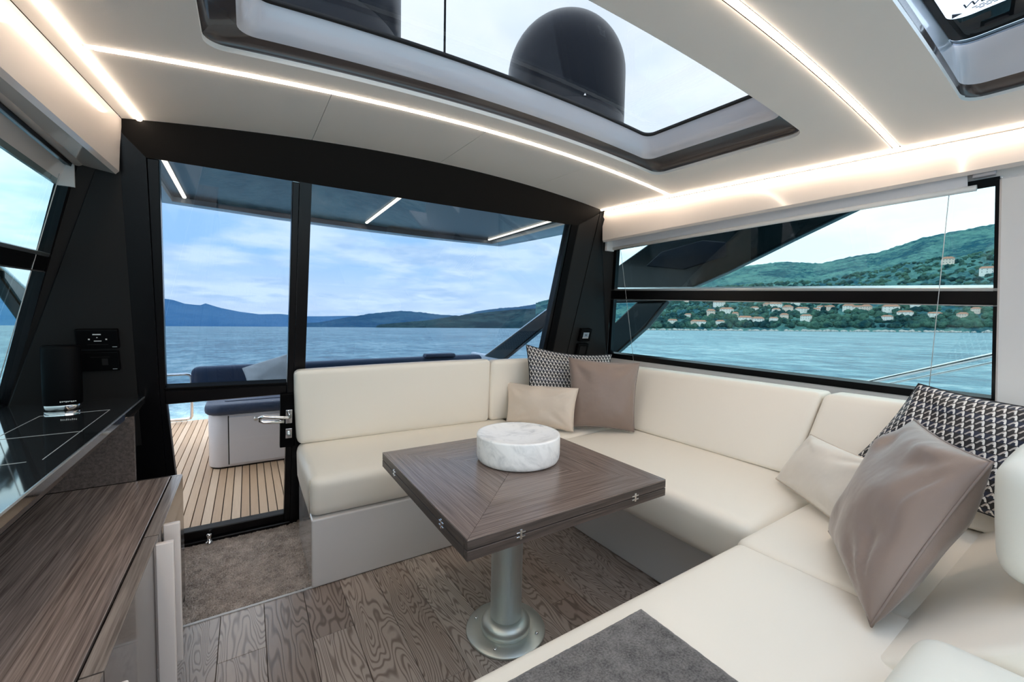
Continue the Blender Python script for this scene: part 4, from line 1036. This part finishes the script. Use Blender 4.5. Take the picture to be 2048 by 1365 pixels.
_t = bmesh.new(); bmesh.ops.create_icosphere(_t, subdivisions=1, radius=1.0); _t.verts.index_update()
ICO_V = [v.co.copy() for v in _t.verts]; ICO_F = [[v.index for v in f.verts] for f in _t.faces]; _t.free()
def blobs(name, count, place, mat, label, cat, smooth):
    vs, fs = [], []
    for i in range(count):
        m4 = place(); k = len(vs)
        vs += [tuple(m4 @ v) for v in ICO_V]; fs += [[q + k for q in f] for f in ICO_F]
    me = bpy.data.meshes.new(name); me.from_pydata(vs, [], fs)
    tag(addmesh(name, me, mat, None, smooth, False), label, cat, kind='stuff')
def place_tree():
    a = random.uniform(50, 92); r = 528 + 330 * random.random() ** 1.7; rr = random.uniform(1.5, 4.2)
    x, y = r * math.sin(math.radians(a)), r * math.cos(math.radians(a))
    return Matrix.Translation((x, y, zsea(x, y) + hR(a, r) + rr * .35)) @ Matrix.Rotation(random.random() * 6, 4, 'Z') @ Matrix.Diagonal((rr * random.uniform(.8, 1.5), rr, rr * random.uniform(.7, 1.3), 1))
def place_rock():
    a = random.uniform(50, 92); r = random.uniform(517, 529); rr = random.uniform(.6, 2.0)
    x, y = r * math.sin(math.radians(a)), r * math.cos(math.radians(a))
    return Matrix.Translation((x, y, zsea(x, y) + rr * .3)) @ Matrix.Rotation(random.random() * 6, 4, 'Z') @ Matrix.Diagonal((rr * random.uniform(1, 2.4), rr, rr * random.uniform(.5, 1.1), 1))
blobs('hillside_trees', 2600, place_tree, 'forest_trees', 'dark green trees scattered between the hillside houses', 'trees', True)
blobs('shore_rocks', 500, place_rock, 'shore_rock', 'grey rocks along the waterline below the hillside houses', 'rocks', False)
houses = [(55.91, .0266), (58.5, .0296), (60.26, .0347), (63.23, .0382), (64.44, .0451), (65.29, .0437), (65.41, .0355), (66.53, .0362), (67.9, .0348), (69.18, .0343), (66.23, .0221), (65.23, .011), (63.61, .011), (56.71, .0088), (57.41, .0077), (59.4, .0479), (55.6, .058), (62.3, .0163), (72.0, .0362), (73.43, .0337), (75.34, .033), (75.12, .016), (81.17, .0272), (78.51, .0223), (77.25, .0382), (79.11, .1104), (81.79, .091), (72.74, .0349), (70.42, .0358), (69.75, .038), (68.32, .0188), (61.2, .0271), (54.09, .011), (59.62, .0067), (80.36, .0169), (76.43, .0246), (67.21, .047)]
def make_house(wd, dp, ht, wall):
    o = root('house', (0, 0, 0))
    add('walls', bm_box(-wd / 2, wd / 2, -dp / 2, dp / 2, -4, ht), wall, o, recenter=False)
    add('roof', bm_poly([(-wd / 2 - .6, -dp / 2 - .6, ht), (wd / 2 + .6, -dp / 2 - .6, ht), (wd / 2 + .6, dp / 2 + .6, ht), (-wd / 2 - .6, dp / 2 + .6, ht), (-wd / 2 + 2, 0, ht + 2.6), (wd / 2 - 2, 0, ht + 2.6)], [(0, 1, 5, 4), (2, 3, 4, 5), (1, 2, 5), (3, 0, 4), (3, 2, 1, 0)]), 'roof_tile', o, recenter=False)
    nwin = 4
    for fl in range(int(ht // 3)):
        for k in range(nwin):
            x = -wd / 2 + wd * (k + .5) / nwin
            add('window', bm_box(x - .45, x + .45, -dp / 2 - .05, -dp / 2 + .02, 1.2 + fl * 3, 2.4 + fl * 3), 'shutter', o, recenter=False)
    return o
protos = [make_house(13, 9, 6.2, 'house_white'), make_house(10, 8, 6.2, 'house_pink'), make_house(17, 9, 6.2, 'house_white'), make_house(14, 10, 9.4, 'house_white')]
used = set()
for i, (a, e) in enumerate(houses):
    k = 3 if i == 11 else (i * 7 + 3) % 3
    r = 525
    while r < 1290 and (hR(a, r) - 2.2) / r < e - .002: r += 4
    if i in (11, 12, 13, 14, 33): r = max(r, 530)
    o = protos[k] if k not in used else copy_tree(protos[k])
    used.add(k)
    x, y = r * math.sin(math.radians(a)), r * math.cos(math.radians(a))
    o.location = (x, y, zsea(x, y) + hR(a, r) + .5); o.rotation_euler = (0, 0, math.radians(-a + random.uniform(-25, 25)))
    sc = random.uniform(.62, 1.0) * r / 640; o.scale = (sc, sc, sc)
    lab = ('white house with red tiled roof among the trees on the hillside', 'peach-coloured house with red tiled roof among the hillside trees', 'long white house with red tiled roof on the lower hillside', 'tall white waterfront house at the foot of the hillside')[k]
    if i == 25: lab = 'pale house alone high on the slope left of the blind cord'
    if i == 26: lab = 'pale house high on the slope at the right window edge'
    tag(o, lab, 'house', 'houses on the green hillside')
for o in list(bpy.data.objects):
    if '_wl' in o: del o['_wl']
